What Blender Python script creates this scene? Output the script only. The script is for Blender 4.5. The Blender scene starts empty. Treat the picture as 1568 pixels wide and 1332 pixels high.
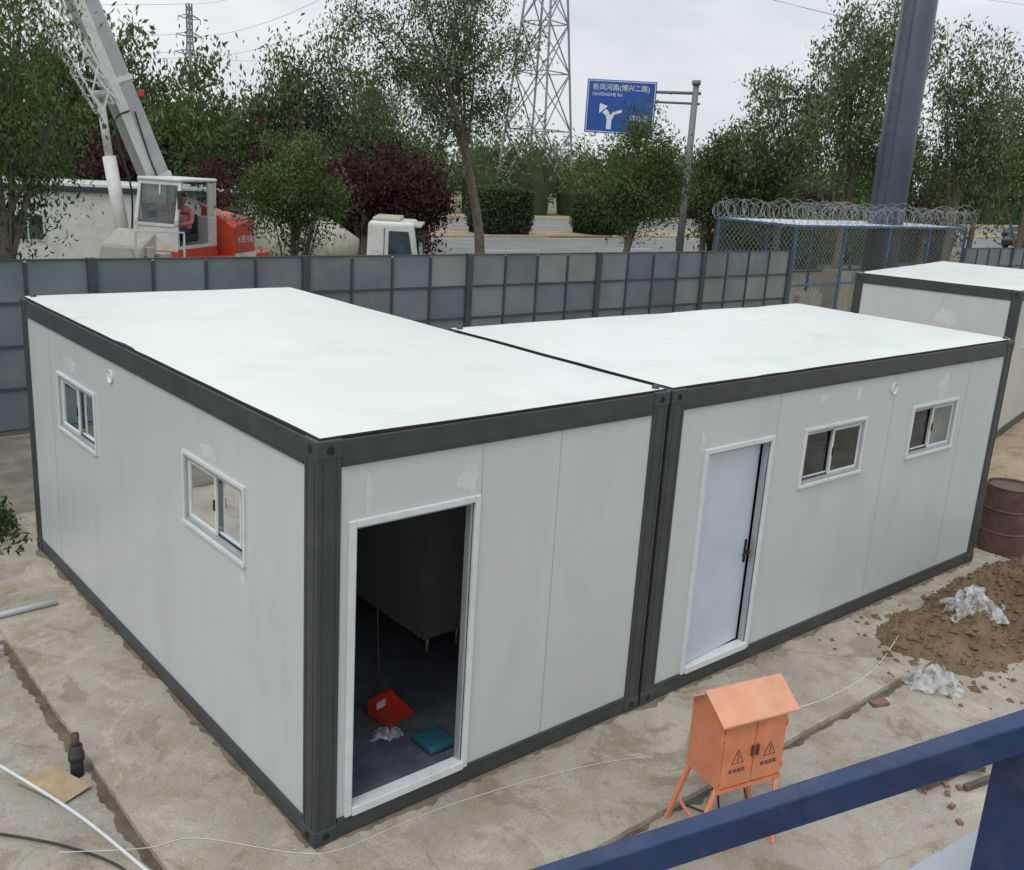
import bpy, bmesh, math, random
import numpy as np
from mathutils import Vector, Matrix, noise
random.seed(7)
scene=bpy.context.scene
COL=bpy.context.collection

# ------------------------------------------------------------------ materials
def newmat(name):
    m=bpy.data.materials.new(name); m.use_nodes=True
    nt=m.node_tree; b=nt.nodes['Principled BSDF']
    return m,nt,b
def N(nt,t,**kw):
    n=nt.nodes.new(t)
    for k,v in kw.items(): setattr(n,k,v)
    return n
def ramp(nt,fac,stops):
    r=N(nt,'ShaderNodeValToRGB'); cr=r.color_ramp
    while len(cr.elements)<len(stops): cr.elements.new(.5)
    for e,(p,c) in zip(cr.elements,stops):
        e.position=p; e.color=(c[0],c[1],c[2],1) if hasattr(c,'__len__') else (c,c,c,1)
    nt.links.new(fac,r.inputs[0]); return r
def noise_n(nt,scale,detail=4,rough=.6,vec=None,dist=0):
    n=N(nt,'ShaderNodeTexNoise'); n.inputs['Scale'].default_value=scale; n.inputs['Detail'].default_value=detail
    n.inputs['Roughness'].default_value=rough; n.inputs['Distortion'].default_value=dist
    if vec is not None: nt.links.new(vec,n.inputs['Vector'])
    return n
def mixc(nt,fac,a,b,mode='MIX'):
    m=N(nt,'ShaderNodeMix',data_type='RGBA',blend_type=mode)
    for sock,v in ((m.inputs[0],fac),(m.inputs[6],a),(m.inputs[7],b)):
        if isinstance(v,bpy.types.NodeSocket): nt.links.new(v,sock)
        elif hasattr(v,'__len__'): sock.default_value=(v[0],v[1],v[2],1)
        else: sock.default_value=v
    return m.outputs[2]
def mat(name,col,rough=.5,metal=0,var=.15,scale=3,bump=0,bscale=40,dirt=None,dirtamt=.5,dscale=2,spec=.5,stretch=None):
    m,nt,b=newmat(name)
    geo=N(nt,'ShaderNodeNewGeometry'); vec=geo.outputs['Position']
    if stretch:
        mp=N(nt,'ShaderNodeMapping'); mp.inputs['Scale'].default_value=stretch; nt.links.new(vec,mp.inputs[0]); svec=mp.outputs[0]
    else: svec=vec
    n=noise_n(nt,scale,2,.6,svec)
    lo=[c*(1-var) for c in col]; hi=[min(1,c*(1+var)) for c in col]
    c=ramp(nt,n.outputs[0],[(.3,lo),(.7,hi)]).outputs[0]
    if dirt:
        n2=noise_n(nt,dscale,4,.7,svec,.4)
        f=ramp(nt,n2.outputs[0],[(.5,0),(.75,dirtamt)])
        c=mixc(nt,f.outputs[0],c,dirt)
    nt.links.new(c,b.inputs['Base Color'])
    b.inputs['Roughness'].default_value=rough; b.inputs['Metallic'].default_value=metal
    b.inputs['Specular IOR Level'].default_value=spec
    if bump:
        n3=noise_n(nt,bscale,2,.6,vec); bp=N(nt,'ShaderNodeBump'); bp.inputs['Strength'].default_value=bump; bp.inputs['Distance'].default_value=.02
        nt.links.new(n3.outputs[0],bp.inputs['Height']); nt.links.new(bp.outputs[0],b.inputs['Normal'])
    return m
M={}
M['panel']=mat('wall_panel_white',(.505,.535,.535),.24,var=.03,scale=.6,dirt=(.39,.40,.375),dirtamt=.32,dscale=1.3,stretch=(1.5,1.5,.45),bump=.06,bscale=1.6)
M['panelin']=mat('inner_wall_shade',(.13,.14,.16),.5)  # dark colour imitates the unlit inside of the walls
M['roof']=mat('roof_sheet_white',(.695,.735,.70),.38,var=.03,scale=.5,dirt=(.57,.595,.54),dirtamt=.65,dscale=1.0,bump=.03,bscale=2)
M['frame']=mat('steel_frame_grey',(.040,.047,.050),.42,var=.12,scale=4,dirt=(.09,.088,.08),dirtamt=.22,dscale=4,bump=.03)
M['black']=mat('black_recess',(.008,.008,.008),.8,var=.1)
M['pvc']=mat('pvc_white',(.60,.63,.64),.3,var=.05,dirt=(.40,.39,.36),dirtamt=.4,dscale=9)
M['alu']=mat('aluminium',(.40,.42,.44),.35,metal=.4,var=.08)
M['film']=mat('plastic_film',(.58,.60,.60),.2,var=.08,scale=9,bump=.25,bscale=14)
M['door']=mat('door_leaf_film',(.50,.56,.63),.25,var=.04,scale=2,bump=.08,bscale=5)
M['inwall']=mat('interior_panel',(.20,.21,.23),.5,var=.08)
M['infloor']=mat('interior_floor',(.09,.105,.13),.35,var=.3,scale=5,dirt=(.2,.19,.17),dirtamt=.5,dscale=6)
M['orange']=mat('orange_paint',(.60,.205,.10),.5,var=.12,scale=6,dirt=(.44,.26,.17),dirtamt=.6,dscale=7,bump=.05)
M['orangeroof']=mat('orange_paint_pale',(.64,.30,.18),.5,var=.1,scale=5,dirt=(.55,.38,.27),dirtamt=.7,dscale=6,bump=.05)  # paler orange for the box roof
M['navy']=mat('navy_paint',(.010,.028,.095),.3,var=.25,scale=9,dirt=(.05,.06,.09),dirtamt=.5,dscale=14,bump=.08,bscale=60)
M['blue']=mat('blue_paint',(.05,.11,.20),.45,var=.2,dirt=(.1,.13,.17),dirtamt=.5,dscale=5)
M['wire']=mat('galvanised_wire',(.28,.29,.29),.4,metal=.3,var=.1)
M['pale']=mat('pale_sheet',(.50,.55,.60),.5,var=.12,scale=2,dirt=(.35,.36,.36),dirtamt=.4)
M['white']=mat('white_paint',(.64,.65,.63),.4,var=.06,dirt=(.38,.34,.28),dirtamt=.5,dscale=4)
M['cream']=mat('cream_paint',(.47,.45,.37),.45,var=.08,dirt=(.2,.17,.13),dirtamt=.7,dscale=3)
M['red']=mat('red_paint',(.55,.05,.03),.4,var=.1,dirt=(.3,.06,.04),dirtamt=.4)
M['crorange']=mat('crane_orange',(.52,.06,.028),.4,var=.1,dirt=(.25,.08,.05),dirtamt=.5)
M['greyboom']=mat('boom_grey',(.40,.41,.42),.4,var=.08,dirt=(.18,.17,.16),dirtamt=.5,dscale=2)
M['signpole']=mat('sign_pole_grey',(.16,.17,.18),.5,var=.1)
M['dark']=mat('dark_rubber',(.03,.03,.03),.7,var=.2)
M['pole']=mat('mast_paint',(.055,.075,.105),.4,var=.12,scale=1)
M['pylon']=mat('pylon_steel',(.24,.25,.26),.6,var=.1)
M['rust']=mat('rusty_brown',(.085,.045,.038),.6,var=.3,scale=5,dirt=(.17,.10,.065),dirtamt=.5,dscale=6,bump=.2)
M['asphalt']=mat('asphalt',(.17,.17,.168),.9,var=.12,scale=.6,dirt=(.24,.22,.18),dirtamt=.4,dscale=.3)
M['kerb']=mat('kerb_stone',(.42,.37,.27),.9,var=.15)
M['marking']=mat('road_marking',(.5,.5,.48),.8,var=.15)
M['signblue']=mat('sign_blue',(.015,.075,.33),.4,var=.06)
M['signwhite']=mat('sign_white',(.70,.74,.8),.4,var=.03)
M['card']=mat('cardboard',(.36,.27,.17),.9,var=.15,scale=9)
M['teal']=mat('teal_plastic',(.02,.09,.12),.5)
M['brick']=mat('brick',(.20,.11,.08),.9,var=.3,scale=20)
M['wood']=mat('weathered_board',(.10,.085,.07),.8,var=.3,scale=8)
M['shirt']=mat('shirt_pink',(.60,.20,.20),.8,var=.1)
M['trouser']=mat('trousers_dark',(.04,.045,.06),.85)
M['skin']=mat('skin',(.42,.25,.17),.55,var=.05)
M['hair']=mat('hair_black',(.012,.01,.01),.6)
def clearglass(name,tint,refl):
    m,nt,b=newmat(name); nt.nodes.remove(b)
    geo=N(nt,'ShaderNodeNewGeometry'); n=noise_n(nt,3,2,.5,geo.outputs['Position'])
    tr=N(nt,'ShaderNodeBsdfTransparent'); tr.inputs[0].default_value=(*tint,1)
    gl=N(nt,'ShaderNodeBsdfGlossy'); gl.inputs['Roughness'].default_value=.03; gl.inputs[0].default_value=(.9,.93,.95,1)
    fr=N(nt,'ShaderNodeFresnel'); fr.inputs[0].default_value=1.5
    ad=N(nt,'ShaderNodeMath',operation='ADD'); nt.links.new(fr.outputs[0],ad.inputs[0])
    r=ramp(nt,n.outputs[0],[(.35,refl*.5),(.65,refl*1.3)]); nt.links.new(r.outputs[0],ad.inputs[1])
    ms=N(nt,'ShaderNodeMixShader'); nt.links.new(ad.outputs[0],ms.inputs[0]); nt.links.new(tr.outputs[0],ms.inputs[1]); nt.links.new(gl.outputs[0],ms.inputs[2])
    nt.links.new(ms.outputs[0],nt.nodes['Material Output'].inputs[0]); return m
M['glass']=clearglass('window_glass',(.34,.39,.40),.05)
M['cabglass']=clearglass('cab_glass',(.62,.70,.70),.06)
M['glassfilm']=mat('window_glass_obscured',(.17,.18,.165),.15,var=.3,scale=3)
M['carglass']=mat('vehicle_glass',(.045,.06,.065),.06,var=.5,scale=2,spec=.9)
fencem=[]
for i,c in enumerate([(.125,.16,.18),(.155,.19,.205),(.10,.128,.148),(.20,.225,.225)]):
    fencem.append(mat('fence_panel_%d'%i,c,.3,var=.2,scale=.9,dirt=(.23,.225,.2),dirtamt=.55,dscale=1.3))
M['fpost']=mat('fence_post_steel',(.04,.052,.062),.5,var=.15)

def concrete(name,base,dirtc,crack=True,patch=.5):
    m,nt,b=newmat(name)
    geo=N(nt,'ShaderNodeNewGeometry'); v=geo.outputs['Position']
    n1=noise_n(nt,.5,4,.65,v,.6); n2=noise_n(nt,2.4,6,.75,v,.3); n3=noise_n(nt,60,2,.7,v)
    c=ramp(nt,n1.outputs[0],[(.3,[x*.74 for x in base]),(.52,base),(.70,[x*1.18 for x in base])]).outputs[0]
    f=ramp(nt,n2.outputs[0],[(.47,0),(.62,.7)]); c=mixc(nt,f.outputs[0],c,dirtc)
    n4=noise_n(nt,1.1,6,.75,v,1.0); f4=ramp(nt,n4.outputs[0],[(.56,0),(.61,patch)]); c=mixc(nt,f4.outputs[0],c,[x*.66 for x in dirtc])
    f6=ramp(nt,n4.outputs[0],[(.36,.55),(.45,0)]); c=mixc(nt,f6.outputs[0],c,[min(1,x*1.38) for x in base])
    f3=ramp(nt,n3.outputs[0],[(.3,.72),(.7,1.2)]); c=mixc(nt,.7,c,f3.outputs[0],'MULTIPLY')
    if crack:
        mx=N(nt,'ShaderNodeMix',data_type='VECTOR'); mx.inputs[0].default_value=.3
        nt.links.new(v,mx.inputs[4]); nt.links.new(n1.outputs[1],mx.inputs[5])
        vo=N(nt,'ShaderNodeTexVoronoi',feature='DISTANCE_TO_EDGE'); vo.inputs['Scale'].default_value=.4
        nt.links.new(mx.outputs[1],vo.inputs['Vector'])
        fc=ramp(nt,vo.outputs[0],[(.0,.3),(.004,0)]); f5=ramp(nt,n1.outputs[0],[(.48,0),(.56,1)])
        mm=N(nt,'ShaderNodeMath',operation='MULTIPLY'); nt.links.new(fc.outputs[0],mm.inputs[0]); nt.links.new(f5.outputs[0],mm.inputs[1])
        c=mixc(nt,mm.outputs[0],c,(.10,.08,.06))
    nt.links.new(c,b.inputs['Base Color']); b.inputs['Roughness'].default_value=.92; b.inputs['Specular IOR Level'].default_value=.25
    bp=N(nt,'ShaderNodeBump'); bp.inputs['Strength'].default_value=.35; bp.inputs['Distance'].default_value=.015
    nb=noise_n(nt,22,4,.75,v); nt.links.new(nb.outputs[0],bp.inputs['Height']); nt.links.new(bp.outputs[0],b.inputs['Normal'])
    return m
M['conc']=concrete('yard_concrete',(.350,.322,.275),(.265,.215,.155))
M['apron']=concrete('apron_concrete',(.365,.333,.28),(.28,.225,.16))
M['soil']=concrete('soil',(.165,.115,.072),(.115,.078,.048),False)
M['drysoil']=concrete('dry_soil',(.32,.25,.165),(.24,.175,.11),False)
M['ground']=mat('verge_ground',(.14,.14,.08),.95,var=.3,scale=.4,dirt=(.20,.16,.10),dirtamt=.7,dscale=.3)
def bagmat():
    m,nt,b=newmat('crumpled_film'); b.inputs['Base Color'].default_value=(.56,.58,.58,1); b.inputs['Roughness'].default_value=.18
    geo=N(nt,'ShaderNodeNewGeometry'); n=noise_n(nt,11,2,.5,geo.outputs['Position'])
    tr=N(nt,'ShaderNodeBsdfTransparent'); ms=N(nt,'ShaderNodeMixShader'); r=ramp(nt,n.outputs[0],[(.38,.18),(.62,.72)])
    nt.links.new(r.outputs[0],ms.inputs[0]); nt.links.new(tr.outputs[0],ms.inputs[1]); nt.links.new(b.outputs[0],ms.inputs[2]); nt.links.new(ms.outputs[0],nt.nodes['Material Output'].inputs[0])
    return m
M['film2']=bagmat()
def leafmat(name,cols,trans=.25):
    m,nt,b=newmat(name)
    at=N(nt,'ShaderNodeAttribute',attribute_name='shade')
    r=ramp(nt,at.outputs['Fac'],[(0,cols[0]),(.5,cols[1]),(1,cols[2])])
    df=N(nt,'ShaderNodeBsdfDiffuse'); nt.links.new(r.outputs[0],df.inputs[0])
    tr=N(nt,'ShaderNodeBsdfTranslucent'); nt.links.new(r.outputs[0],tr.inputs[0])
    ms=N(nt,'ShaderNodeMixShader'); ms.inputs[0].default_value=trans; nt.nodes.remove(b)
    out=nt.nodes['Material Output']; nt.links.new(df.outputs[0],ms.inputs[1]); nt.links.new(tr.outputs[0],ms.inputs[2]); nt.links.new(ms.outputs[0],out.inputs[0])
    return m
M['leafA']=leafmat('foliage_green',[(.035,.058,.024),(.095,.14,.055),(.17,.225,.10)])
M['leafB']=leafmat('foliage_willow_and_haze',[(.05,.072,.038),(.13,.17,.085),(.23,.275,.16)])  # willow green; on distant trees its pale tone stands in for haze
M['leafD']=leafmat('foliage_dark',[(.020,.036,.016),(.055,.085,.036),(.10,.14,.06)])
M['leafP']=leafmat('foliage_purple',[(.022,.013,.014),(.058,.031,.032),(.10,.055,.050)],.15)
M['bark']=mat('bark',(.13,.11,.085),.9,var=.3,scale=9)

# ------------------------------------------------------------------ helpers
def link(o,parent=None):
    COL.objects.link(o)
    if parent: o.parent=parent
    return o
def grp(name,loc=(0,0,0),rz=0):
    e=bpy.data.objects.new(name,None); e.location=loc; e.rotation_euler=(0,0,rz); e.empty_display_size=.3
    return link(e)
def mesh(name,v,f,mt,parent=None,smooth=False,mi=None):
    me=bpy.data.meshes.new(name); me.from_pydata([tuple(x) for x in v],[],f)
    for x in (mt if isinstance(mt,(list,tuple)) else [mt]): me.materials.append(x)
    if mi is not None: me.polygons.foreach_set('material_index',mi)
    if smooth: me.polygons.foreach_set('use_smooth',[True]*len(f))
    me.update(); o=bpy.data.objects.new(name,me); return link(o,parent)
BF=[(0,3,2,1),(4,5,6,7),(0,1,5,4),(1,2,6,5),(2,3,7,6),(3,0,4,7)]
def bverts(x0,x1,y0,y1,z0,z1): return [(x0,y0,z0),(x1,y0,z0),(x1,y1,z0),(x0,y1,z0),(x0,y0,z1),(x1,y0,z1),(x1,y1,z1),(x0,y1,z1)]
def boxes(name,lst,mt,parent=None,bevel=0,mi=None):
    v=[];f=[]
    for b in lst:
        k=len(v); v+=bverts(*b); f+=[tuple(i+k for i in q) for q in BF]
    o=mesh(name,v,f,mt,parent,mi=mi)
    if bevel:
        m=o.modifiers.new('b','BEVEL'); m.width=bevel; m.segments=2; m.limit_method='ANGLE'
    return o
def tube(V,F,pts,rad,n=6,cap=False):
    pts=[Vector(p) for p in pts]; k0=len(V); up=Vector((0,0,1))
    for i,p in enumerate(pts):
        d=(pts[min(i+1,len(pts)-1)]-pts[max(i-1,0)]).normalized()
        a=d.cross(up if abs(d.z)<.9 else Vector((1,0,0))).normalized(); b=d.cross(a)
        r=rad[i] if hasattr(rad,'__len__') else rad
        for j in range(n):
            t=2*math.pi*j/n; V.append(tuple(p+a*r*math.cos(t)+b*r*math.sin(t)))
    for i in range(len(pts)-1):
        for j in range(n):
            F.append((k0+i*n+j,k0+i*n+(j+1)%n,k0+(i+1)*n+(j+1)%n,k0+(i+1)*n+j))
    if cap:
        F.append(tuple(k0+j for j in range(n))[::-1]); F.append(tuple(k0+(len(pts)-1)*n+j for j in range(n)))
def tubes(name,lst,mt,parent=None,n=6,cap=True,smooth=True):
    V=[];F=[]
    for pts,r in lst: tube(V,F,pts,r,n,cap)
    return mesh(name,V,F,mt,parent,smooth)
def beam(V,F,p,q,w,h=None):
    h=h or w; p=Vector(p);q=Vector(q); d=(q-p).normalized()
    a=d.cross(Vector((0,0,1)) if abs(d.z)<.95 else Vector((1,0,0))).normalized(); b=d.cross(a).normalized()
    k=len(V)
    for c in (p,q):
        for s,t in ((-1,-1),(1,-1),(1,1),(-1,1)): V.append(tuple(c+a*s*w/2+b*t*h/2))
    F+= [tuple(k+i for i in q) for q in BF]
def beams(name,lst,mt,parent=None,bevel=0):
    V=[];F=[]
    for b in lst: beam(V,F,*b)
    o=mesh(name,V,F,mt,parent)
    if bevel:
        m=o.modifiers.new('b','BEVEL'); m.width=bevel; m.segments=2
    return o
def smoothpath(pts,n=8):
    out=[]; P=[Vector(p) for p in pts]; P=[P[0]]+P+[P[-1]]
    for i in range(1,len(P)-2):
        for k in range(n):
            t=k/n; a,b,c,d=P[i-1],P[i],P[i+1],P[i+2]
            out.append(.5*((2*b)+(-a+c)*t+(2*a-5*b+4*c-d)*t*t+(-a+3*b-3*c+d)*t**3))
    out.append(P[-1]); return out
def text(name,s,size,mt,parent,loc,rot,ext=.001):
    cu=bpy.data.curves.new(name,'FONT'); cu.body=s; cu.size=size; cu.extrude=ext; cu.align_x='CENTER'; cu.align_y='CENTER'
    cu.materials.append(mt); o=bpy.data.objects.new(name,cu); o.location=loc; o.rotation_euler=rot; return link(o,parent)

# ------------------------------------------------------------------ containers
H=2.72; PW=.165; BT=.175; BB=.15
def wallsegs(u0,u1,z0,z1,ops):
    ops=sorted(ops); out=[]; u=u0
    for a,b,c,d in ops:
        if a>u: out.append((u,a,z0,z1))
        if c>z0: out.append((a,b,z0,c))
        if d<z1: out.append((a,b,d,z1))
        u=b
    if u<u1: out.append((u,u1,z0,z1))
    return out
def container(name,loc,rz,Lx,Ly,front_ops=(),left_ops=(),seamsF=(),seamsL=()):
    g=grp(name,loc,rz)
    Z0,Z1=BB,H-BT; T=.06; e=.014
    L=[]
    for x in (0,Lx-PW):
        for y in (0,Ly-PW): L.append((x,x+PW,y,y+PW,.0,H))
    boxes('corner_posts',L,M['frame'],g,.012)
    L=[]
    for x in (.035,PW-.04,Lx-PW+.035,Lx-.04): L.append((x,x+.004,-.003,.002,.12,H-.12))
    for y in (.035,PW-.04,Ly-PW+.035,Ly-.04): L.append((-.003,.002,y,y+.004,.12,H-.12))
    boxes('post_flanges',L,M['frame'],g)
    L=[]
    for z0,z1,ins in ((0.005,BB,.004),(H-BT,H-.006,.004)):
        L+=[(PW,Lx-PW,ins,.1,z0,z1),(PW,Lx-PW,Ly-.1,Ly-ins,z0,z1),(ins,.1,PW,Ly-PW,z0,z1),(Lx-.1,Lx-ins,PW,Ly-PW,z0,z1)]
    boxes('edge_beams',L,M['frame'],g,.006)
    L=[(PW,Lx-PW,-.004,.003,BB-.02,BB-.004),(-.004,.003,PW,Ly-PW,BB-.02,BB-.004),(PW,Lx-PW,-.004,.003,Z1+.004,Z1+.018),(-.004,.003,PW,Ly-PW,Z1+.004,Z1+.018)]
    boxes('beam_lips',L,M['frame'],g)
    L=[];hv=[];hf=[]
    for x in (-.006,Lx-PW-.004):
        for y in (-.006,Ly-PW-.004):
            for z in (-.002,H-.115): L.append((x,x+PW+.01,y,y+PW+.01,z,z+.118))
    boxes('corner_castings',L,M['frame'],g,.01)
    for x in (PW/2,Lx-PW/2):
        for z in (.06,H-.06): tube(hv,hf,[(x,-.0085,z),(x,.0,z)],.026,12,True)
    for y in (PW/2,Ly-PW/2):
        for z in (.06,H-.06): tube(hv,hf,[(-.0085,y,z),(0,y,z)],.026,12,True)
    mesh('casting_holes',hv,hf,M['black'],g)
    L=[(a,b,e,e+T,c,d) for a,b,c,d in wallsegs(PW,Lx-PW,Z0,Z1,front_ops)]
    L+=[(PW,Lx-PW,Ly-e-T,Ly-e,Z0,Z1)]
    L+=[(e,e+T,a,b,c,d) for a,b,c,d in wallsegs(PW,Ly-PW,Z0,Z1,left_ops)]
    L+=[(Lx-e-T,Lx-e,PW,Ly-PW,Z0,Z1)]
    boxes('wall_panels',L,M['panel'],g)
    L=[]
    for s in seamsF: L.append((s-.0025,s+.0025,e-.0015,e+.001,Z0,Z1))
    for s in seamsL: L.append((e-.0015,e+.001,s-.0025,s+.0025,Z0,Z1))
    if L: boxes('panel_joints',L,M['alu'],g)
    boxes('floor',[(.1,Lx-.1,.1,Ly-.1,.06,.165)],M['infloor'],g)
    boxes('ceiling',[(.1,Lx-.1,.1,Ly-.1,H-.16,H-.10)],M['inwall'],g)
    nx,ny=30,30; V=[];F=[]
    for j in range(ny+1):
        for i in range(nx+1):
            x=.03+(Lx-.06)*i/nx; y=.03+(Ly-.06)*j/ny
            ed=min(i,nx-i,j,ny-j)/3
            z=H+.012+min(ed,1)*.018+.007*noise.noise(Vector((x*1.1+loc[0],y*1.1,3)))
            V.append((x,y,z))
    for j in range(ny):
        for i in range(nx): a=j*(nx+1)+i; F.append((a,a+1,a+nx+2,a+nx+1))
    mesh('roof_sheet',V,F,M['roof'],g,True)
    boxes('roof_rim',[(.018,Lx-.018,.018,Ly-.018,H-.05,H+.01)],M['black'],g)
    tubes('roof_drain_caps',[([(Lx-.08,.08,H+.0),(Lx-.08,.08,H+.035)],.03),([(.10,Ly-.10,H+.0),(.10,Ly-.10,H+.04)],.03)],M['frame'],g,12)
    return g
def window(g,a,b,c,d,axis='x',openp=0,obs=0):
    def B(u0,u1,w0,w1,z0,z1): return (u0,u1,w0,w1,z0,z1) if axis=='x' else (w0,w1,u0,u1,z0,z1)
    L=[B(a-.028,b+.028,-.004,.02,d,d+.028),B(a-.028,b+.028,-.012,.02,c-.03,c),B(a-.028,a,-.004,.02,c,d),B(b,b+.028,-.004,.02,c,d)]
    boxes('window_trim',L,M['pvc'],g,.003)
    L=[B(a,b,.006,.08,d-.028,d),B(a,b,.006,.08,c,c+.028),B(a,a+.024,.006,.08,c+.028,d-.028),B(b-.024,b,.006,.08,c+.028,d-.028)]
    boxes('window_frame',L,M['alu'],g,.003)
    m=(a+b)/2; z0,z1=c+.029,d-.029; s=.026
    G=[];L=[]
    sashes=[(a+.025+openp,m+.02+openp*.3,.050,.067),(m-.02,b-.025,.022,.040)]
    for u0,u1,w0,w1 in sashes:
        L+=[B(u0,u0+s,w0,w1,z0,z1),B(u1-s,u1,w0,w1,z0,z1),B(u0+s,u1-s,w0,w1,z1-s,z1),B(u0+s,u1-s,w0,w1,z0,z0+s)]
        wm=(w0+w1)/2; G.append((u0+s,u1-s,wm))
    boxes('window_sashes',L,M['pvc'],g,.003)
    for k,(u0,u1,wm) in enumerate(G):
        q=[(u0,wm,z0+s),(u1,wm,z0+s),(u1,wm,z1-s),(u0,wm,z1-s)]
        if axis=='y': q=[(b_,a_,c_) for a_,b_,c_ in q]
        mesh('window_glass',q,[(0,1,2,3)],M['glassfilm' if (obs and k) else 'glass'],g)
    boxes('window_bars',[B(a,b,.085,.093,c+(d-c)*t-.004,c+(d-c)*t+.004) for t in (.3,.65)],M['alu'],g)
    boxes('window_track',[B(a+.026,b-.026,.043,.047,z0-.002,z0+.012)],M['black'],g)
    boxes('window_handle',[B(m-.008,m+.008,.012,.0215,(c+d)/2-.04,(c+d)/2+.04)],M['black'],g)
def doorframe(g,a,b,c,d):
    boxes('door_frame',[(a-.05,a,-.006,.08,c-.03,d+.045),(b,b+.045,-.006,.08,c-.03,d+.045),(a,b,-.006,.08,d,d+.045),(a,b,-.02,.08,c-.03,c+.03)],M['pvc'],g,.005)
    boxes('door_frame_rebate',[(a,a+.018,.02,.075,c+.03,d),(b-.018,b,.02,.075,c+.03,d),(a+.018,b-.018,.02,.075,d-.018,d)],M['alu'],g,.002)
def vent(g,u,z,axis):
    V=[];F=[]
    def P(w,a,rr):
        return (u+rr*math.cos(a),w,z+rr*math.sin(a)) if axis=='x' else (w,u+rr*math.cos(a),z+rr*math.sin(a))
    prof=[(.013,.06),(.004,.06),(-.002,.055),(.004,.046),(.012,.042)]
    n=20
    for w,rr in prof:
        for k in range(n): V.append(P(w,2*math.pi*k/n,rr))
    for i in range(len(prof)-1):
        for k in range(n): F.append((i*n+k,i*n+(k+1)%n,(i+1)*n+(k+1)%n,(i+1)*n+k))
    F.append(tuple((len(prof)-1)*n+k for k in range(n)))
    mesh('vent_cap',V,F,M['pvc'],g,False)
def filmpatch(g,u,z,w,h,axis,seed):
    rr=random.Random(seed); V=[];n=16
    for k in range(n):
        a=2*math.pi*k/n; q=rr.uniform(.55,1.05); x=u+w*.5*q*math.cos(a); zz=z+h*.5*q*math.sin(a)
        V.append((x,.0128,zz) if axis=='x' else (.0128,x,zz))
    V.append((u,.0118,z) if axis=='x' else (.0118,u,z))
    mesh('film_scrap',V,[(k,(k+1)%n,n) for k in range(n)],M['film'],g)

wo=lambda a,b:(a,b,1.63,2.14)
A=container('portable_cabin',(0,0,0),0,3.035,6.05,front_ops=[(.27,1.18,.15,2.15)],left_ops=[wo(.99,1.96),wo(3.94,4.95)],
  seamsF=(1.235,1.94),seamsL=(5.2,))
window(A,.99,1.96,1.63,2.14,axis='y',openp=.10); window(A,3.94,4.95,1.63,2.14,axis='y',openp=.12)
doorframe(A,.27,1.18,.17,2.15); vent(A,3.48,2.41,'y')
for i,(u,z,w,h) in enumerate([(1.55,2.26,.34,.14),(4.55,2.3,.5,.16),(1.02,1.5,.08,.16)]): filmpatch(A,u,z,w,h,'y',i)
for i,(u,z,w,h) in enumerate([(.36,2.34,.07,.3),(1.12,2.32,.22,.26)]): filmpatch(A,u,z,w,h,'x',10+i)
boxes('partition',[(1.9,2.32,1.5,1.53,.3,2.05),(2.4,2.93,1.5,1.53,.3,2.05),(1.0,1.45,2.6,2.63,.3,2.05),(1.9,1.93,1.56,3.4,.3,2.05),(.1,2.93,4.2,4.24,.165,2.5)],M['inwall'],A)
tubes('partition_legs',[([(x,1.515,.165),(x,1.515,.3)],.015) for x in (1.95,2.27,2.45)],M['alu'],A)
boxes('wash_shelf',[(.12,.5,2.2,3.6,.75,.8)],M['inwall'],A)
boxes('interior_shade_sheets',[(.085,.09,.17,5.8,.17,1.6),(2.94,2.945,.17,5.8,.17,2.5),(1.26,2.93,.085,.09,.17,2.5),(.17,2.93,5.95,5.955,.17,2.5)],M['panelin'],A)  # dark sheets over the white panels, interior shade put into their colour

B=container('portable_cabin',(3.07,0,0),0,5.94,2.94,front_ops=[(.54,1.40,.15,2.13),wo(1.94,2.93),wo(3.87,4.79)],seamsF=(1.47,3.42,4.98))
window(B,1.94,2.93,1.63,2.14); window(B,3.87,4.79,1.63,2.14,obs=1)
doorframe(B,.54,1.40,.17,2.13); vent(B,3.39,2.40,'x')
dl=grp('door_leaf',(.56,.03,0),math.radians(4.5)); dl.parent=B
boxes('door_panel',[(0,.82,0,.045,.205,2.11)],M['door'],dl,.004)
boxes('door_lock',[(.755,.785,-.012,.0,.98,1.2),(.76,.78,-.05,-.012,1.08,1.10),(.665,.78,-.06,-.045,1.08,1.10)],M['black'],dl,.003)
for i,(u,z,w,h) in enumerate([(2.15,2.44,.16,.12),(2.75,2.42,.12,.2),(4.45,2.34,.34,.3),(.45,2.22,.08,.25),(.30,.5,.05,.12)]): filmpatch(B,u,z,w,h,'x',30+i)
ang=math.radians(12)
Cc=container('portable_cabin',(15.52,2.70,-.02),ang,6.0,2.97,front_ops=[wo(1.0,2.0),wo(3.9,4.9)],seamsF=(2.5,),seamsL=(1.3,))
window(Cc,1.0,2.0,1.63,2.14); window(Cc,3.9,4.9,1.63,2.14)
filmpatch(Cc,1.2,2.1,.5,.4,'y',77)

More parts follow.
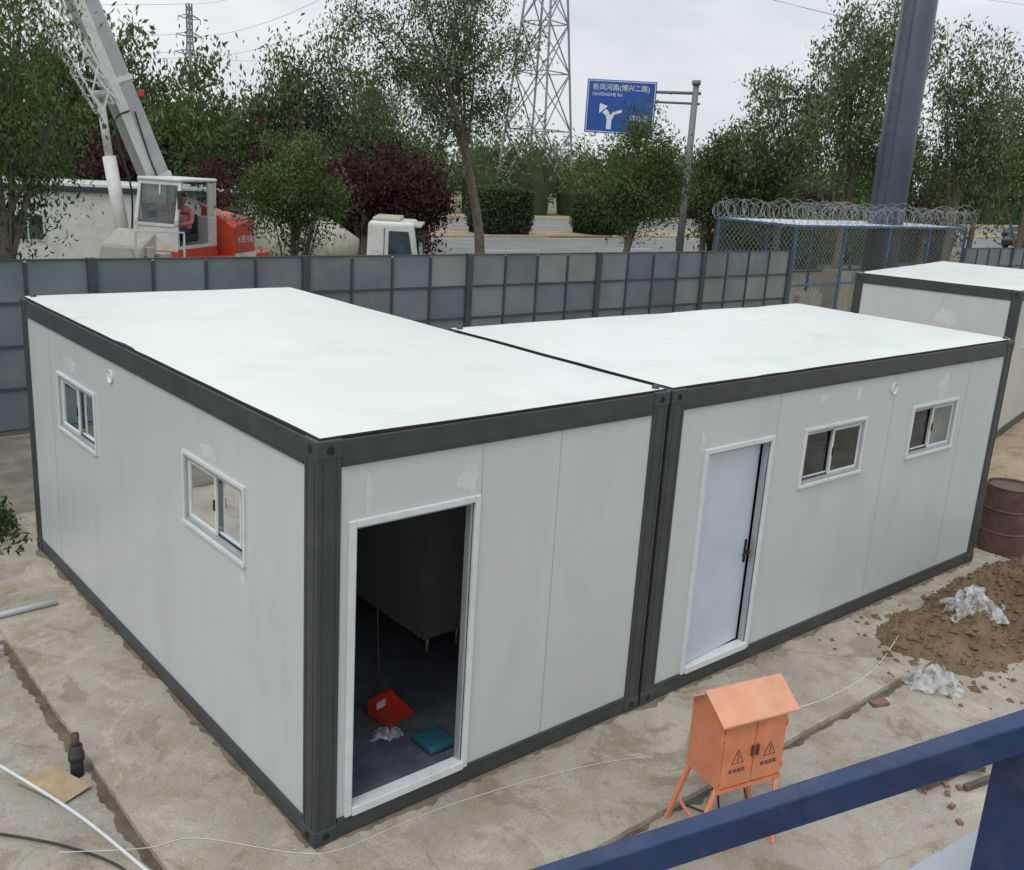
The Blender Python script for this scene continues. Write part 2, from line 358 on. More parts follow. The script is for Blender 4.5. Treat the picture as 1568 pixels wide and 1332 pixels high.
# ------------------------------------------------------------------ items by the cabins
dp=grp('dustpan',(1.12,.83,.168),math.radians(15))
V=[(-.14,-.12,.005),(.14,-.12,.005),(.12,.12,.01),(-.12,.12,.01),(-.14,-.12,.012),(.14,-.12,.012),(.12,.10,.13),(-.12,.10,.13),(-.12,.13,.13),(.12,.13,.13)]
mesh('pan',V,[(0,1,2,3),(0,3,8,7,4),(1,5,6,9,2),(2,9,8,3),(6,7,8,9)],M['red'],dp)
tubes('handle',[([(0,.12,.12),(0,.16,.85)],.007)],M['rust'],dp)
boxes('label',[(-.05,.05,.094,.0985,.03,.09)],M['white'],dp)
boxes('plastic_tub',[(1.05,1.30,.2,.45,.17,.23)],M['teal'],None,.02)
def crumple(name,loc,s,h,seed,mt,n=22,parent=None):
    V=[];F=[]
    for j in range(n+1):
        for i in range(n+1):
            x=(i/n-.5)*2;y=(j/n-.5)*2; r=math.hypot(x,y)
            fold=1-abs(noise.noise(Vector((x*1.9+seed,y*1.9,1))))*2.2; fold2=1-abs(noise.noise(Vector((x*4,y*4+seed,2))))*2.2
            z=max(0,1.05-r*r)*h*(.35+.65*fold)+h*.25*fold2*max(0,1.2-r)
            k=1+.45*noise.noise(Vector((x*1.4,y*1.4,seed+.5)))
            dx=.14*noise.noise(Vector((x*4,y*4,seed+3)));dy=.14*noise.noise(Vector((x*4,y*4,seed+7)))
            V.append((loc[0]+(x*k+dx)*s,loc[1]+(y*k*.75+dy)*s,loc[2]+z))
    for j in range(n):
        for i in range(n):
            x=(i/n-.5)*2;y=(j/n-.5)*2
            if math.hypot(x,y)+.6*noise.noise(Vector((x*2.0,y*2.0,seed)))<.92: a=j*(n+1)+i; F.append((a,a+1,a+n+2,a+n+1))
    return mesh(name,V,F,mt,parent)
crumple('plastic_bag',(7.12,-.84,.12),.46,.26,1,M['film2'],30)
crumple('plastic_bag',(5.72,-1.22,-.05),.32,.15,5,M['film2'],26)
crumple('plastic_wrapping',(.95,.62,.17),.14,.05,9,M['film2'],14)
crumple('plastic_scrap',(4.35,-.35,.0),.12,.03,11,M['film2'],10)
dr=grp('steel_drum',(9.80,.02,-.04))
prof=[(.0,0),(.29,0),(.295,.02),(.285,.03),(.285,.28),(.293,.29),(.293,.30),(.285,.31),(.285,.57),(.293,.58),(.293,.59),(.285,.60),(.285,.86),(.296,.875),(.29,.885),(.275,.875),(.275,.855),(0,.855)]
V=[];F=[];n=28
for r_,z_ in prof:
    for k in range(n): V.append((r_*math.cos(2*math.pi*k/n),r_*math.sin(2*math.pi*k/n),z_))
for i in range(len(prof)-1):
    for k in range(n): F.append((i*n+k,i*n+(k+1)%n,(i+1)*n+(k+1)%n,(i+1)*n+k))
mesh('drum_body',V,F,M['rust'],dr,False)
eb=grp('electrical_distribution_box',(2.20,-1.45,0),math.atan2(-.11,.48))
w,d,z0,z1=.55,.34,.37,.89
boxes('cabinet',[(0,w,0,d,z0,z1)],M['orange'],eb,.006)
boxes('doors',[(.012,w/2-.003,-.012,-.001,z0+.015,z1-.02),(w/2+.003,w-.012,-.012,-.001,z0+.015,z1-.02)],M['orange'],eb,.004)
boxes('latch',[(w/2-.03,w/2-.012,-.03,-.012,z0+.22,z0+.30),(w/2+.012,w/2+.03,-.03,-.012,z0+.22,z0+.30)],M['rust'],eb,.003)
boxes('hinges',[(.002,.014,-.018,-.002,z0+t,z0+t+.05) for t in (.06,.38)]+[(w-.014,w-.002,-.018,-.002,z0+t,z0+t+.05) for t in (.06,.38)],M['orange'],eb,.002)
o=.05; zr=z1+.15
V=[(-o,-o,z1-.005),(w+o,-o,z1-.005),(w+o,d+o,z1-.005),(-o,d+o,z1-.005),(-o,d/2,zr),(w+o,d/2,zr)]
V2=[(x,y,z-.012) for x,y,z in V]
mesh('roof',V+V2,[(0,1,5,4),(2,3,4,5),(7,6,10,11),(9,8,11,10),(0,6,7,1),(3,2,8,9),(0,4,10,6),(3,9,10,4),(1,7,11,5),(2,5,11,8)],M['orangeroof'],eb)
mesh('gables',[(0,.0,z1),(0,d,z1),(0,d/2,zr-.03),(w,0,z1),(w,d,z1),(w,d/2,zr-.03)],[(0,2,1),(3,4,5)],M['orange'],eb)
beams('legs',[((.02,.02,z0),(-.21,-.04,-.05),.028),((.02,d-.02,z0),(-.10,.36,-.05),.028),((w-.02,.02,z0),(w-.13,-.15,-.05),.028),((w-.02,d-.02,z0),(w+.06,.32,-.05),.028),((-.13,-.02,.12),(-.05,.3,.12),.018),((.0,0,z0-.01),(w,0,z0-.01),.025),((-.13,-.02,.12),(w-.1,-.1,.12),.015)],M['orange'],eb)
L=[]
for cx in (w*.25,w*.75):
    a=(cx-.05,-.0125,z0+.19);b_=(cx+.05,-.0125,z0+.19);c_=(cx,-.0125,z0+.29)
    L+=[(a,b_,.004),(b_,c_,.004),(c_,a,.004),((cx,-.0125,z0+.205),(cx+.008,-.0125,z0+.235),.005),((cx+.008,-.0125,z0+.235),(cx-.005,-.0125,z0+.265),.005)]
beams('warning_marks',L,M['rust'],eb)
for cx in (w*.25,w*.75): text('warning_text','有电危险',.036,M['rust'],eb,(cx,-.0135,z0+.13),(math.pi/2,0,0))
tubes('cables',[(smoothpath([(.1,.15,z0),(.12,.1,.2),(.2,.2,.0),(.1,.4,-.03)]),.008),(smoothpath([(.3,.12,z0),(.33,.05,.15),(.25,.0,-.03)]),.006)],M['dark'],eb)

tubes('white_pipe',[([(-1.9,4.42,.02),(-.26,4.50,.03)],.032)],M['pvc'])
tubes('white_pipe',[([(-1.9,3.72,.02),(-.90,3.80,.03)],.032)],M['pvc'])
tubes('white_hose',[(smoothpath([(-1.75,3.2,.02),(-1.38,2.05,.04),(-1.10,1.17,.03),(-.93,.40,.02),(-.75,-.5,.02)]),.012)],M['pvc'])
tubes('black_cable',[(smoothpath([(-1.9,1.7,-.03),(-1.53,1.33,-.03),(-1.2,.92,-.03),(-1.0,.48,-.03),(-1.0,-.1,-.03)]),.009)],M['dark'])
tubes('white_wire',[(smoothpath([(-1.3,.9,.0),(-.85,.62,.005),(-.56,.53,.005),(-.12,.04,.005),(.12,-.1,.005),(.6,-.12,.005),(1.03,-.15,.005),(1.83,-.29,.005),(2.35,-.45,.005),(2.6,-.57,.005)]),.0024)],M['pvc'])
tubes('white_wire',[(smoothpath([(2.75,-1.2,.0),(3.2,-.95,.005),(3.9,-.78,.005),(4.6,-.85,.005),(5.4,-.8,.005),(6.2,-.6,.05)]),.004)],M['pvc'])
ps=grp('standpipe',(-.93,1.72,-.05))
tubes('pipe',[([(0,0,0),(0,0,.24)],.045)],M['dark'],ps,14); tubes('collar',[([(0,0,.13),(0,0,.18)],.055)],M['dark'],ps,14)
tubes('nipple',[([(0,0,.22),(.0,0,.33)],.028)],M['rust'],ps,12)
mesh('cardboard_sheet',[(-1.3,1.85,-.03),(-1.12,1.42,-.035),(-.9,1.5,-.02),(-1.05,1.9,-.015)],[(0,1,2,3)],M['card'])
L=[];rr=random.Random(2)
bk=grp('scattered_bricks',(0,0,-.05))
for i in range(7):
    x=3.85+rr.random()*.45;y=-2.4+rr.random()*.4
    bl_=rr.uniform(.03,.07); a=rr.random()*3.14
    L.append(((x,y,.012),(x+math.cos(a)*bl_,y+math.sin(a)*bl_,.012),.035,.025))
L.append(((4.85,-1.1,.02),(5.0,-1.16,.02),.08,.03))
beams('bricks',L,M['brick'],bk)
beams('timber_offcuts',[((3.9,-1.85,-.02),(4.7,-1.75,-.02),.07,.05),((4.0,-2.0,-.02),(4.8,-2.1,-.02),.05,.05),((4.1,-1.7,.02),(4.6,-2.2,.03),.05,.04),((4.3,-2.2,-.02),(5.0,-2.35,-.02),.04,.04)],M['wood'])

rl=grp('stair_railing',(0,0,0))
p0=Vector((-1.58,-3.66,2.968)); p1=Vector((-.84,-4.19,3.320)); dd=(p1-p0)
beams('handrail',[(tuple(p0-dd*.9),tuple(p1+dd*.8),.045,.064)],M['navy'],rl,.004)
q=p1+dd*.02
beams('baluster',[((q.x+.03,q.y-.0,q.z-.02),(q.x+.03,q.y-.0,1.0),.10,.10)],M['navy'],rl,.004)
mesh('stair_side_sheet',[(-.86,-3.87,2.67),(-.50,-4.085,2.935),(-.28,-4.40,2.90),(-.62,-4.35,2.60)],[(0,1,2,3)],M['pale'],rl)

# ------------------------------------------------------------------ ground
S=900
mesh('ground',[(-S,-S,-.07),(S,-S,-.07),(S,S,-.07),(-S,S,-.07)],[(0,1,2,3)],M['ground'])
mesh('concrete_yard',[(-14,-12,-.05),(34,-12,-.05),(34,10.8,-.05),(-14,10.8,-.05)],[(0,1,2,3)],M['conc'])
def edge(a,b,n,amp):
    out=[]
    for k in range(n):
        t=k/n; x=a[0]+(b[0]-a[0])*t; y=a[1]+(b[1]-a[1])*t
        j=amp*(.6*noise.noise(Vector((x*1.5,y*1.5,0)))+.6*noise.noise(Vector((x*12,y*12,0))))
        dx,dy=b[0]-a[0],b[1]-a[1]; l=math.hypot(dx,dy); out.append((x-dy/l*j,y+dx/l*j))
    return out
loop=edge((-.82,-1.06),(6.6,-1.03),200,.016)+edge((6.6,-1.03),(6.9,-.4),16,.04)+edge((6.9,-.4),(9.5,-.35),30,.03)+edge((9.5,-.35),(9.5,7.2),30,.03)+edge((9.5,7.2),(-.82,7.2),30,.03)+edge((-.82,7.2),(-.82,-1.06),220,.018)
n=len(loop); V=[(x,y,0) for x,y in loop]+[(x*1.0,y*1.0,-.09) for x,y in loop]
F=[tuple(range(n))]+[(i,i+n,(i+1)%n+n,(i+1)%n) for i in range(n)]
mesh('foundation_apron_pavement',V,F,M['apron'])
M['joint']=mat('dark_joint_dirt',(.11,.09,.065),.95,var=.4,scale=6)
def strip(name,path,w,z,mt,amp=.4,parent=None):
    V=[];F=[]
    for i,(x,y) in enumerate(path):
        j=noise.noise(Vector((x*3,y*3,7)))+.7*noise.noise(Vector((x*14,y*14,3)))
        d=Vector((path[min(i+1,len(path)-1)][0]-path[max(i-1,0)][0],path[min(i+1,len(path)-1)][1]-path[max(i-1,0)][1])).normalized()
        ww=w*(1+amp*j*2)
        V+=[(x,y,z),(x+d.y*ww,y-d.x*ww,z)]
    for i in range(len(path)-1): F.append((2*i,2*i+2,2*i+3,2*i+1))
    mesh(name,V,F,mt,parent)
strip('ground_joint_dirt',[(-.80,4.1-y*.03) for y in range(0,172)],.085,-.044,M['joint'],.3)
strip('ground_joint_dirt',[(-.84+.03*k,-1.03) for k in range(0,245)],.05,-.044,M['joint'],.5)
M['footdirt']=mat('wall_foot_soil',(.17,.135,.095),.95,var=.3,scale=5)
strip('wall_foot_dirt',[(-.0+.04*k,.01) for k in range(0,225)],.04,.0035,M['footdirt'],.9)
strip('wall_foot_dirt',[(.01,6.0-.04*k) for k in range(0,150)],.035,.0035,M['footdirt'],.9)
V=[];F=[];nx,ny=120,76
def hh(x,y):
    h=.40*math.exp(-((x-7.25)/.85)**2-((y+.85)/.43)**2)+.33*math.exp(-((x-8.5)/.8)**2-((y+.68)/.40)**2)+.12*math.exp(-((x-9.5)/1.3)**2-((y+1.0)/.7)**2)+.12*math.exp(-((x-6.35)/.5)**2-((y+.7)/.4)**2)
    h*=.8+.55*noise.noise(Vector((x*2.2,y*2.2,1)))+.35*noise.noise(Vector((x*6,y*6,3)))
    h+=.04*noise.noise(Vector((x*12,y*12,3)))*min(1,h*12)+.035*abs(noise.noise(Vector((x*25,y*25,3))))*min(1,h*12)
    return -.075+h*1.05
for j in range(ny+1):
    for i in range(nx+1):
        x=5.4+5.2*i/nx; y=-2.4+2.35*j/ny; z=hh(x,y)
        if y>-.12 and x<9.1: z=min(z,.03)
        V.append((x,y,z))
for j in range(ny):
    for i in range(nx): a=j*(nx+1)+i; F.append((a,a+1,a+nx+2,a+nx+1))
mesh('dirt_mound',V,F,M['soil'],None,False)
V=[];F=[];rr=random.Random(9)
def clod(c,s):
    k=len(V)
    for (x,y,z) in ((1,0,0),(-1,0,0),(0,1,0),(0,-1,0),(0,0,1),(0,0,-1)):
        q=s*rr.uniform(.6,1.3); V.append((c[0]+x*q,c[1]+y*q,c[2]+z*q*.8))
    for q in ((0,2,4),(2,1,4),(1,3,4),(3,0,4),(2,0,5),(1,2,5),(3,1,5),(0,3,5)): F.append(tuple(k+i for i in q))
for i in range(1100):
    x=rr.gauss(7.6,1.15); y=rr.gauss(-.95,.45)
    if y>-.1 or x<5.4 or x>10.4 or y<-2.3: continue
    on=(x<6.6 and y>-1.03)
    clod((x,y,max(hh(x,y),0 if on else -.05)+.005),rr.uniform(.008,.04) if rr.random()<.93 else .06)
mesh('soil_clods',V,F,M['soil'])
V=[];F=[]
for i in range(900):
    x=rr.uniform(-2,7); y=rr.uniform(-3,3.5)
    if 0<x<9.1 and y>0: continue
    on = x>-.8 and y>-1.0
    if (abs(x+.85)>.25 and abs(y+1.08)>.3) and rr.random()<.55: continue
    clod((x,y,(0 if on else -.05)+.002),rr.uniform(.003,.011))
mesh('gravel_crumbs',V,F,M['drysoil'])
mesh('dirt_ground',[(9.5,-.4,-.040),(34,-4,-.040),(34,10.7,-.040),(9.9,10.7,-.040),(9.5,4,-.04)],[(0,1,2,3,4)],M['drysoil'])
mesh('dark_ground_patch',[(-9,7.25,-.043),(9,7.25,-.043),(9,10.75,-.043),(-9,10.75,-.043)],[(0,1,2,3)],mat('damp_ground',(.15,.135,.105),.9,var=.3,scale=2,dirt=(.25,.22,.17),dirtamt=.6))
def road(name,y0,y1,z,mt): return mesh(name,[(-150,y0,z),(500,y0,z),(500,y1,z),(-150,y1,z)],[(0,1,2,3)],mt)
road('road',29,43,-.055,M['asphalt']); road('road',47.5,60,-.055,M['asphalt'])
boxes('median_kerb',[(-150,41,43.0,43.25,-.06,.12),(47,500,43.0,43.25,-.06,.12),(-150,500,47.3,47.5,-.06,.12),(-150,500,28.75,29,-.06,.1),(-150,500,60,60.3,-.06,.15)],M['kerb'])
boxes('median_pavement',[(-150,500,43.25,47.3,-.06,.08),(-150,500,60.3,63,-.06,.1)],M['drysoil'])
boxes('road_markings',[(-150+k*9,-146+k*9,35.9,36.05,-.052,-.051) for k in range(60)]+[(-150,500,42.4,42.55,-.052,-.051),(-150,500,29.5,29.6,-.052,-.051)]+[(-150+k*9,-146+k*9,53.6,53.75,-.052,-.051) for k in range(60)],M['marking'])

# ------------------------------------------------------------------ fence
fy=10.9; ft=2.56
def fence(name,x0,x1,posts0):
    g=grp(name,(0,fy,0)); bay=3.64; P=[];R=[];T=[];mi=[]
    xs=[]; x=posts0
    while x>x0: x-=bay
    while x<=x1+.01:
        if x>=x0-.01: xs.append(x)
        x+=bay
    for x in xs: P.append((x-.07,x+.07,-.07,.07,-.05,ft+.01))
    rr=random.Random(4); panels=[]; 
    for x in xs[:-1]:
        w=(bay-.14)/4
        for k in range(4):
            a=x+.07+w*k
            if k: T.append((a-.022,a+.022,-.035,.03,-.02,ft-.05))
            base=rr.choice([0,0,1])
            for r in range(4):
                z0=ft/4*r; idx=base if rr.random()<.66 else rr.choice([0,1,2,3])
                panels.append(((a+(.024 if k else .002),a+w-(.024 if k<3 else .002),-.008,.008,z0+.022,z0+ft/4-.022),idx))
        for r in range(5):
            z=ft/4*r; R.append((x+.07,x+bay-.07,-.03,.025,max(z-.02,0),min(z+.02,ft)))
    boxes('posts',P,M['fpost'],g,.004); boxes('rails',R,M['fpost'],g); boxes('mullions',T,M['fpost'],g)
    mi=[]; 
    for _,i in panels: mi+=[i]*6
    boxes('panels',[p for p,_ in panels],fencem,g,0,mi)
fence('panel_fence',-12.3,20.6,20.45)
fence('panel_fence',30.3,64,30.3)

# ------------------------------------------------------------------ wire cage with razor wire
cg=grp('wire_mesh_enclosure',(20.6,10.9,0)); CL,CW,CH=9.6,2.6,3.2
L=[]
for x in np.linspace(0,CL,5):
    for y in (0,CW): L.append(((x,y,-.05),(x,y,CH),.07))
for z in (.1,1.6,CH):
    for y in (0,CW): L.append(((0,y,z),(CL,y,z),.06))
    for x in (0,CL): L.append(((x,0,z),(x,CW,z),.06))
beams('frame',L,M['blue'],cg)
V=[];F=[]
def meshwire(p,q,u,v,Lu,Lv,step=.16,w=.006):
    p=Vector(p);u=Vector(u);v=Vector(v)
    k=-Lv
    while k<Lu:
        a0=max(0,k);a1=min(Lu,k+Lv)
        if a1-a0>.05:
            beam(V,F,p+u*a0+v*(a0-k),p+u*a1+v*(a1-k),w)
            beam(V,F,p+u*a0+v*(Lv-(a0-k)),p+u*a1+v*(Lv-(a1-k)),w)
        k+=step
meshwire((0,0,.1),0,(1,0,0),(0,0,1),CL,CH-.1); meshwire((0,CW,.1),0,(1,0,0),(0,0,1),CL,CH-.1,.22)
meshwire((0,0,.1),0,(0,1,0),(0,0,1),CW,CH-.1); meshwire((CL,0,.1),0,(0,1,0),(0,0,1),CW,CH-.1)
mesh('wire_mesh',V,F,M['wire'],cg)
boxes('roof_sheet',[(.05,CL-.05,.05,CW-.05,CH-.02,CH+.02)],M['pale'],cg)
boxes('equipment',[(.9,1.8,1.0,1.6,-.05,1.5),(2.4,3.6,1.2,1.9,-.05,1.1),(4.0,4.6,.9,1.6,-.05,1.8)],M['cream'],cg,.02)
path=[(-.2,-.1),(CL+.2,-.1),(CL+.2,CW),(-.2,CW),(-.2,-.1)]
V=[];F=[]
rr=random.Random(8)
def coil(path,z,r,pitch,ph):
    pts=[];s=0
    for (x0,y0),(x1,y1) in zip(path[:-1],path[1:]):
        l=math.hypot(x1-x0,y1-y0); d=((x1-x0)/l,(y1-y0)/l); nn=int(l/pitch*12)
        for k in range(nn):
            t=k/nn*l; S_=s+t; a=(S_+.22*math.sin(S_*1.7+ph))/pitch*2*math.pi+ph; rr_=r*(1+.45*noise.noise(Vector((S_*1.6,ph,0))))
            lx=t+.5*rr_*math.cos(a+1)*noise.noise(Vector((S_*.8,ph,5)))*2.4
            pts.append((x0+d[0]*lx-d[1]*rr_*math.cos(a),y0+d[1]*lx+d[0]*rr_*math.cos(a),z+rr_*math.sin(a)+.16*noise.noise(Vector((S_*.7,ph,9)))))
        s+=l
    tube(V,F,pts,.0062,3)
    for p in pts[::3]:
        beam(V,F,Vector(p)-Vector((rr.uniform(-.04,.04),0,.035)),Vector(p)+Vector((rr.uniform(-.04,.04),.0,.035)),.005)
coil(path,CH+.27,.25,.37,0); coil(path,CH+.30,.27,.5,2); coil(path[:2],CH+.42,.24,.7,4)
mesh('razor_wire',V,F,M['wire'],cg)

ms=grp('steel_mast',(27.0,12.0,0))
tubes('shaft',[([(0,0,-.05),(0,0,6),(0,0,20)],[.56,.53,.48])],M['pole'],ms,28)
tubes('flanges',[([(0,0,10.2),(0,0,10.3)],.54),([(0,0,-.05),(0,0,.05)],.75)],M['pole'],ms,28)
beams('ladder',[((-.58,-.15,0),(-.52,-.15,20),.02),((-.58,.15,0),(-.52,.15,20),.02)]+[((-.57+.003*k,-.15,.4*k+.3),(-.57+.003*k,.15,.4*k+.3),.015) for k in range(45)],M['pole'],ms)

# ------------------------------------------------------------------ trees
def leafquads(C,rng,droop,size):
    n=len(C)
    d=rng.normal(size=(n,3)); d[:,2]-=droop*1.5; d/=np.linalg.norm(d,axis=1)[:,None]
    e=rng.normal(size=(n,3)); e-= (e*d).sum(1)[:,None]*d; e/=np.linalg.norm(e,axis=1)[:,None]
    l=size*rng.uniform(.6,1.3,n)[:,None]; w=l*rng.uniform(.28,.45,n)[:,None]
    v=np.stack([C-d*l*.5,C+e*w*.5,C+d*l*.5,C-e*w*.5],1)
    return v.reshape(-1,3)
def tree(name,base,blobs,nclus,per,size,leafm,seed,trunk_r=.12,fork=None,droop=.5,nlimb=12,clus_r=.28,hole=.0,trunkpath=None,twigs=2):
    rng=np.random.default_rng(seed); rr=random.Random(seed)
    V=[];F=[]
    bx,by=base[0],base[1]; bz=base[2] if len(base)>2 else -.07
    blobs=[tuple(b) for b in blobs]
    cx=sum(b[0] for b in blobs)/len(blobs); cy=sum(b[1] for b in blobs)/len(blobs); czm=min(b[2]-b[5] for b in blobs)
    fk=fork or (bx+(cx-bx)*.4,by+(cy-by)*.4,czm+.2)
    tp=trunkpath or [(bx,by,bz),(bx+(fk[0]-bx)*.3+rr.uniform(-.08,.08),by+(fk[1]-by)*.3,bz+(fk[2]-bz)*.5),fk]
    tp=smoothpath(tp,5); nr=len(tp)
    tube(V,F,tp,[trunk_r*(1.25-.75*i/(nr-1)) for i in range(nr)],8)
    anchors=[]
    for i in range(nlimb):
        b=blobs[i%len(blobs)]
        th=rr.uniform(0,6.28); q=rr.uniform(.1,.7)
        tgt=Vector((b[0]+b[3]*q*math.cos(th),b[1]+b[4]*q*math.sin(th),b[2]+b[5]*rr.uniform(-.2,.8)))
        st=Vector(tp[-1-rr.randint(0,min(7,nr-1))])
        mid=st.lerp(tgt,.5)+Vector((rr.uniform(-.3,.3),rr.uniform(-.3,.3),rr.uniform(0,.4)))*(b[3]*.3)
        pth=smoothpath([st,mid,tgt],4); r0=trunk_r*rr.uniform(.25,.5)
        tube(V,F,pth,[r0*(1-.88*k/(len(pth)-1)) for k in range(len(pth))],5)
        anchors+= [p for p in pth[3:]]
        for s in range(twigs):
            a=pth[rr.randint(3,len(pth)-1)]; e=a+Vector((rr.uniform(-1,1),rr.uniform(-1,1),rr.uniform(-.3,1)))*b[3]*.4
            tube(V,F,[a,a.lerp(e,.5)+Vector((0,0,.05)),e],[r0*.2,r0*.13,r0*.04],4); anchors+=[e,a.lerp(e,.5)]
    nb=len(F)
    CC=[]; wts=np.array([b[3]*b[4]*b[5] for b in blobs])**.8; wts=wts/wts.sum()
    while len(CC)<nclus:
        if rng.random()<.3 and anchors:
            p=np.array(anchors[rng.integers(len(anchors))])+rng.normal(size=3)*clus_r*.6
        else:
            b=blobs[rng.choice(len(blobs),p=wts)]; d=rng.normal(size=3); d/=np.linalg.norm(d); r=rng.uniform(.1,1)**.45
            p=np.array(b[:3])+d*r*np.array(b[3:6])*(1+.3*noise.noise(Vector(d*2.2+seed)))
            if hole and noise.noise(Vector(p*1.0+seed))>hole: continue
        CC.append(p)
    CC=np.array(CC)
    cs=rng.uniform(.55,1.25,len(CC))*clus_r
    ctr=np.repeat(CC,per,axis=0); csr=np.repeat(cs,per)[:,None]
    off=rng.normal(size=ctr.shape)*csr*np.array([1,1,.7]); off[:,2]-=np.abs(rng.normal(size=len(off)))*csr[:,0]*droop*1.9
    P=ctr+off
    zmin=min(b[2]-b[5] for b in blobs);zmax=max(b[2]+b[5] for b in blobs)
    lv=leafquads(P,rng,droop,size)
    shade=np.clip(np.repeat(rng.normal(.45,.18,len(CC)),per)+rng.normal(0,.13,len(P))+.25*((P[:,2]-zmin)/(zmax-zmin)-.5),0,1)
    k0=len(V); V=np.vstack([np.array(V),lv]); nl=len(P)
    me=bpy.data.meshes.new(name)
    faces=F+[tuple(x) for x in (np.arange(nl*4).reshape(-1,4)+k0).tolist()]
    me.from_pydata(V.tolist(),[],faces)
    me.materials.append(M['bark']); me.materials.append(leafm)
    mi=np.ones(len(faces),dtype=np.int32); mi[:nb]=0; me.polygons.foreach_set('material_index',mi)
    at=me.attributes.new('shade','FLOAT','POINT'); sv=np.zeros(len(V),dtype=np.float32); sv[k0:]=np.repeat(shade,4); at.data.foreach_set('value',sv)
    me.update(); o=bpy.data.objects.new(name,me); link(o); return o
def XY(s,Y): return (-2.72+s*(Y+4.81),Y)
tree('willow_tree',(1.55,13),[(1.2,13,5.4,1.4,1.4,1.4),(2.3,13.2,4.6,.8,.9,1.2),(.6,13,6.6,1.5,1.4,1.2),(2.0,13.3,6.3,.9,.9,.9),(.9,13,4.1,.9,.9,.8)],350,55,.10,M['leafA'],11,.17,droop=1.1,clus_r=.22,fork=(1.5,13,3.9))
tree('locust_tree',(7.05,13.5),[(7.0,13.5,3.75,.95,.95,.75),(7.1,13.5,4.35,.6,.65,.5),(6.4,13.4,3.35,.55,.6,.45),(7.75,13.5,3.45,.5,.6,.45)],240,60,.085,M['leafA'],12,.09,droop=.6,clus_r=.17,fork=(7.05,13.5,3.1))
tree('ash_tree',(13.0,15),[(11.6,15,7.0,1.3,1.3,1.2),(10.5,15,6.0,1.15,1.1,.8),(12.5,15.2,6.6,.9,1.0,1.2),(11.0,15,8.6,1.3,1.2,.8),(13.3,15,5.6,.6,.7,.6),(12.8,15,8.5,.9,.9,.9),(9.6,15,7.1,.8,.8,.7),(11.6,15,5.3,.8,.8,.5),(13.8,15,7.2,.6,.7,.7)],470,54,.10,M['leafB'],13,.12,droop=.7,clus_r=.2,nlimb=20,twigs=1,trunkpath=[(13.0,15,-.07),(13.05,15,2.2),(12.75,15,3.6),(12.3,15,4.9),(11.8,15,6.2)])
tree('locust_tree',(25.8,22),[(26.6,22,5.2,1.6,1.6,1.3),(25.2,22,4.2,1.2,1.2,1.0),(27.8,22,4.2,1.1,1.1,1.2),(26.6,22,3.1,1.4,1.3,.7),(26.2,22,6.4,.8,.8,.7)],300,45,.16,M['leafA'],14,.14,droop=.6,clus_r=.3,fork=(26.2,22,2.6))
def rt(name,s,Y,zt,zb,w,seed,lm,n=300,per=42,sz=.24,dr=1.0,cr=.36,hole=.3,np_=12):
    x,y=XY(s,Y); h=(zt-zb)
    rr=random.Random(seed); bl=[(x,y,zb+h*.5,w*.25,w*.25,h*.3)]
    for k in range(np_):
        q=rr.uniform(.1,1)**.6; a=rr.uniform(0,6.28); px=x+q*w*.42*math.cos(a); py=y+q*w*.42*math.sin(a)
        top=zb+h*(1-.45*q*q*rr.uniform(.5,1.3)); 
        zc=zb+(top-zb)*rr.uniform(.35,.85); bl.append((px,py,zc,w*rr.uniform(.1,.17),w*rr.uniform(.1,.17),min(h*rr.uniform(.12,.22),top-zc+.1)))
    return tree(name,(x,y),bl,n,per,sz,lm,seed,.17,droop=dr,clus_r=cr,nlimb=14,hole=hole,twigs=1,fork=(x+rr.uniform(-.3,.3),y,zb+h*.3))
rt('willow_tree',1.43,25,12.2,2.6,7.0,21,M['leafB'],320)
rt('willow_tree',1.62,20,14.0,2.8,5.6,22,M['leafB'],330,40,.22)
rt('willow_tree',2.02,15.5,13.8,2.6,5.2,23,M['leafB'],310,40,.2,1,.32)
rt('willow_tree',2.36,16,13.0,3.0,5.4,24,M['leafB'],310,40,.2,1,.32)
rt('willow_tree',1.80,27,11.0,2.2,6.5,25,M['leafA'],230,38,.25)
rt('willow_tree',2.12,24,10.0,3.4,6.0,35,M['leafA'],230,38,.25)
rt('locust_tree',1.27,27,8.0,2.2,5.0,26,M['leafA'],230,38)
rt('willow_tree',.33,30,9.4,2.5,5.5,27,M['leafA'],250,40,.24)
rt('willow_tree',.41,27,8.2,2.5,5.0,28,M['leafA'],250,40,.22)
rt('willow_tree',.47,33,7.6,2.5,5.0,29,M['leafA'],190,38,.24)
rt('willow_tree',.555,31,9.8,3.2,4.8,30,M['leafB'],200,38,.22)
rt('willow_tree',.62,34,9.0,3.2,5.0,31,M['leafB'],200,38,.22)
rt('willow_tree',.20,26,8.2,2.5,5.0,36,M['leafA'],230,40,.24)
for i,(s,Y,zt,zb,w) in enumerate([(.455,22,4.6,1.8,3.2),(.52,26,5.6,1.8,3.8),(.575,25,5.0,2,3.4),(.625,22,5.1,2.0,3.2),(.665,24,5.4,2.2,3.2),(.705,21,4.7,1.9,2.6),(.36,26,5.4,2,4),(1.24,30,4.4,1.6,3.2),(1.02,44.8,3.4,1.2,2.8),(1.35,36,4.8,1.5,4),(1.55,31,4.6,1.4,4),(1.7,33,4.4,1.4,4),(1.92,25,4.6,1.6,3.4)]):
    rt('purple_plum_tree',s,Y,zt,zb,w,50+i,M['leafP'],115,40,.17,.2,.28,.4,8)
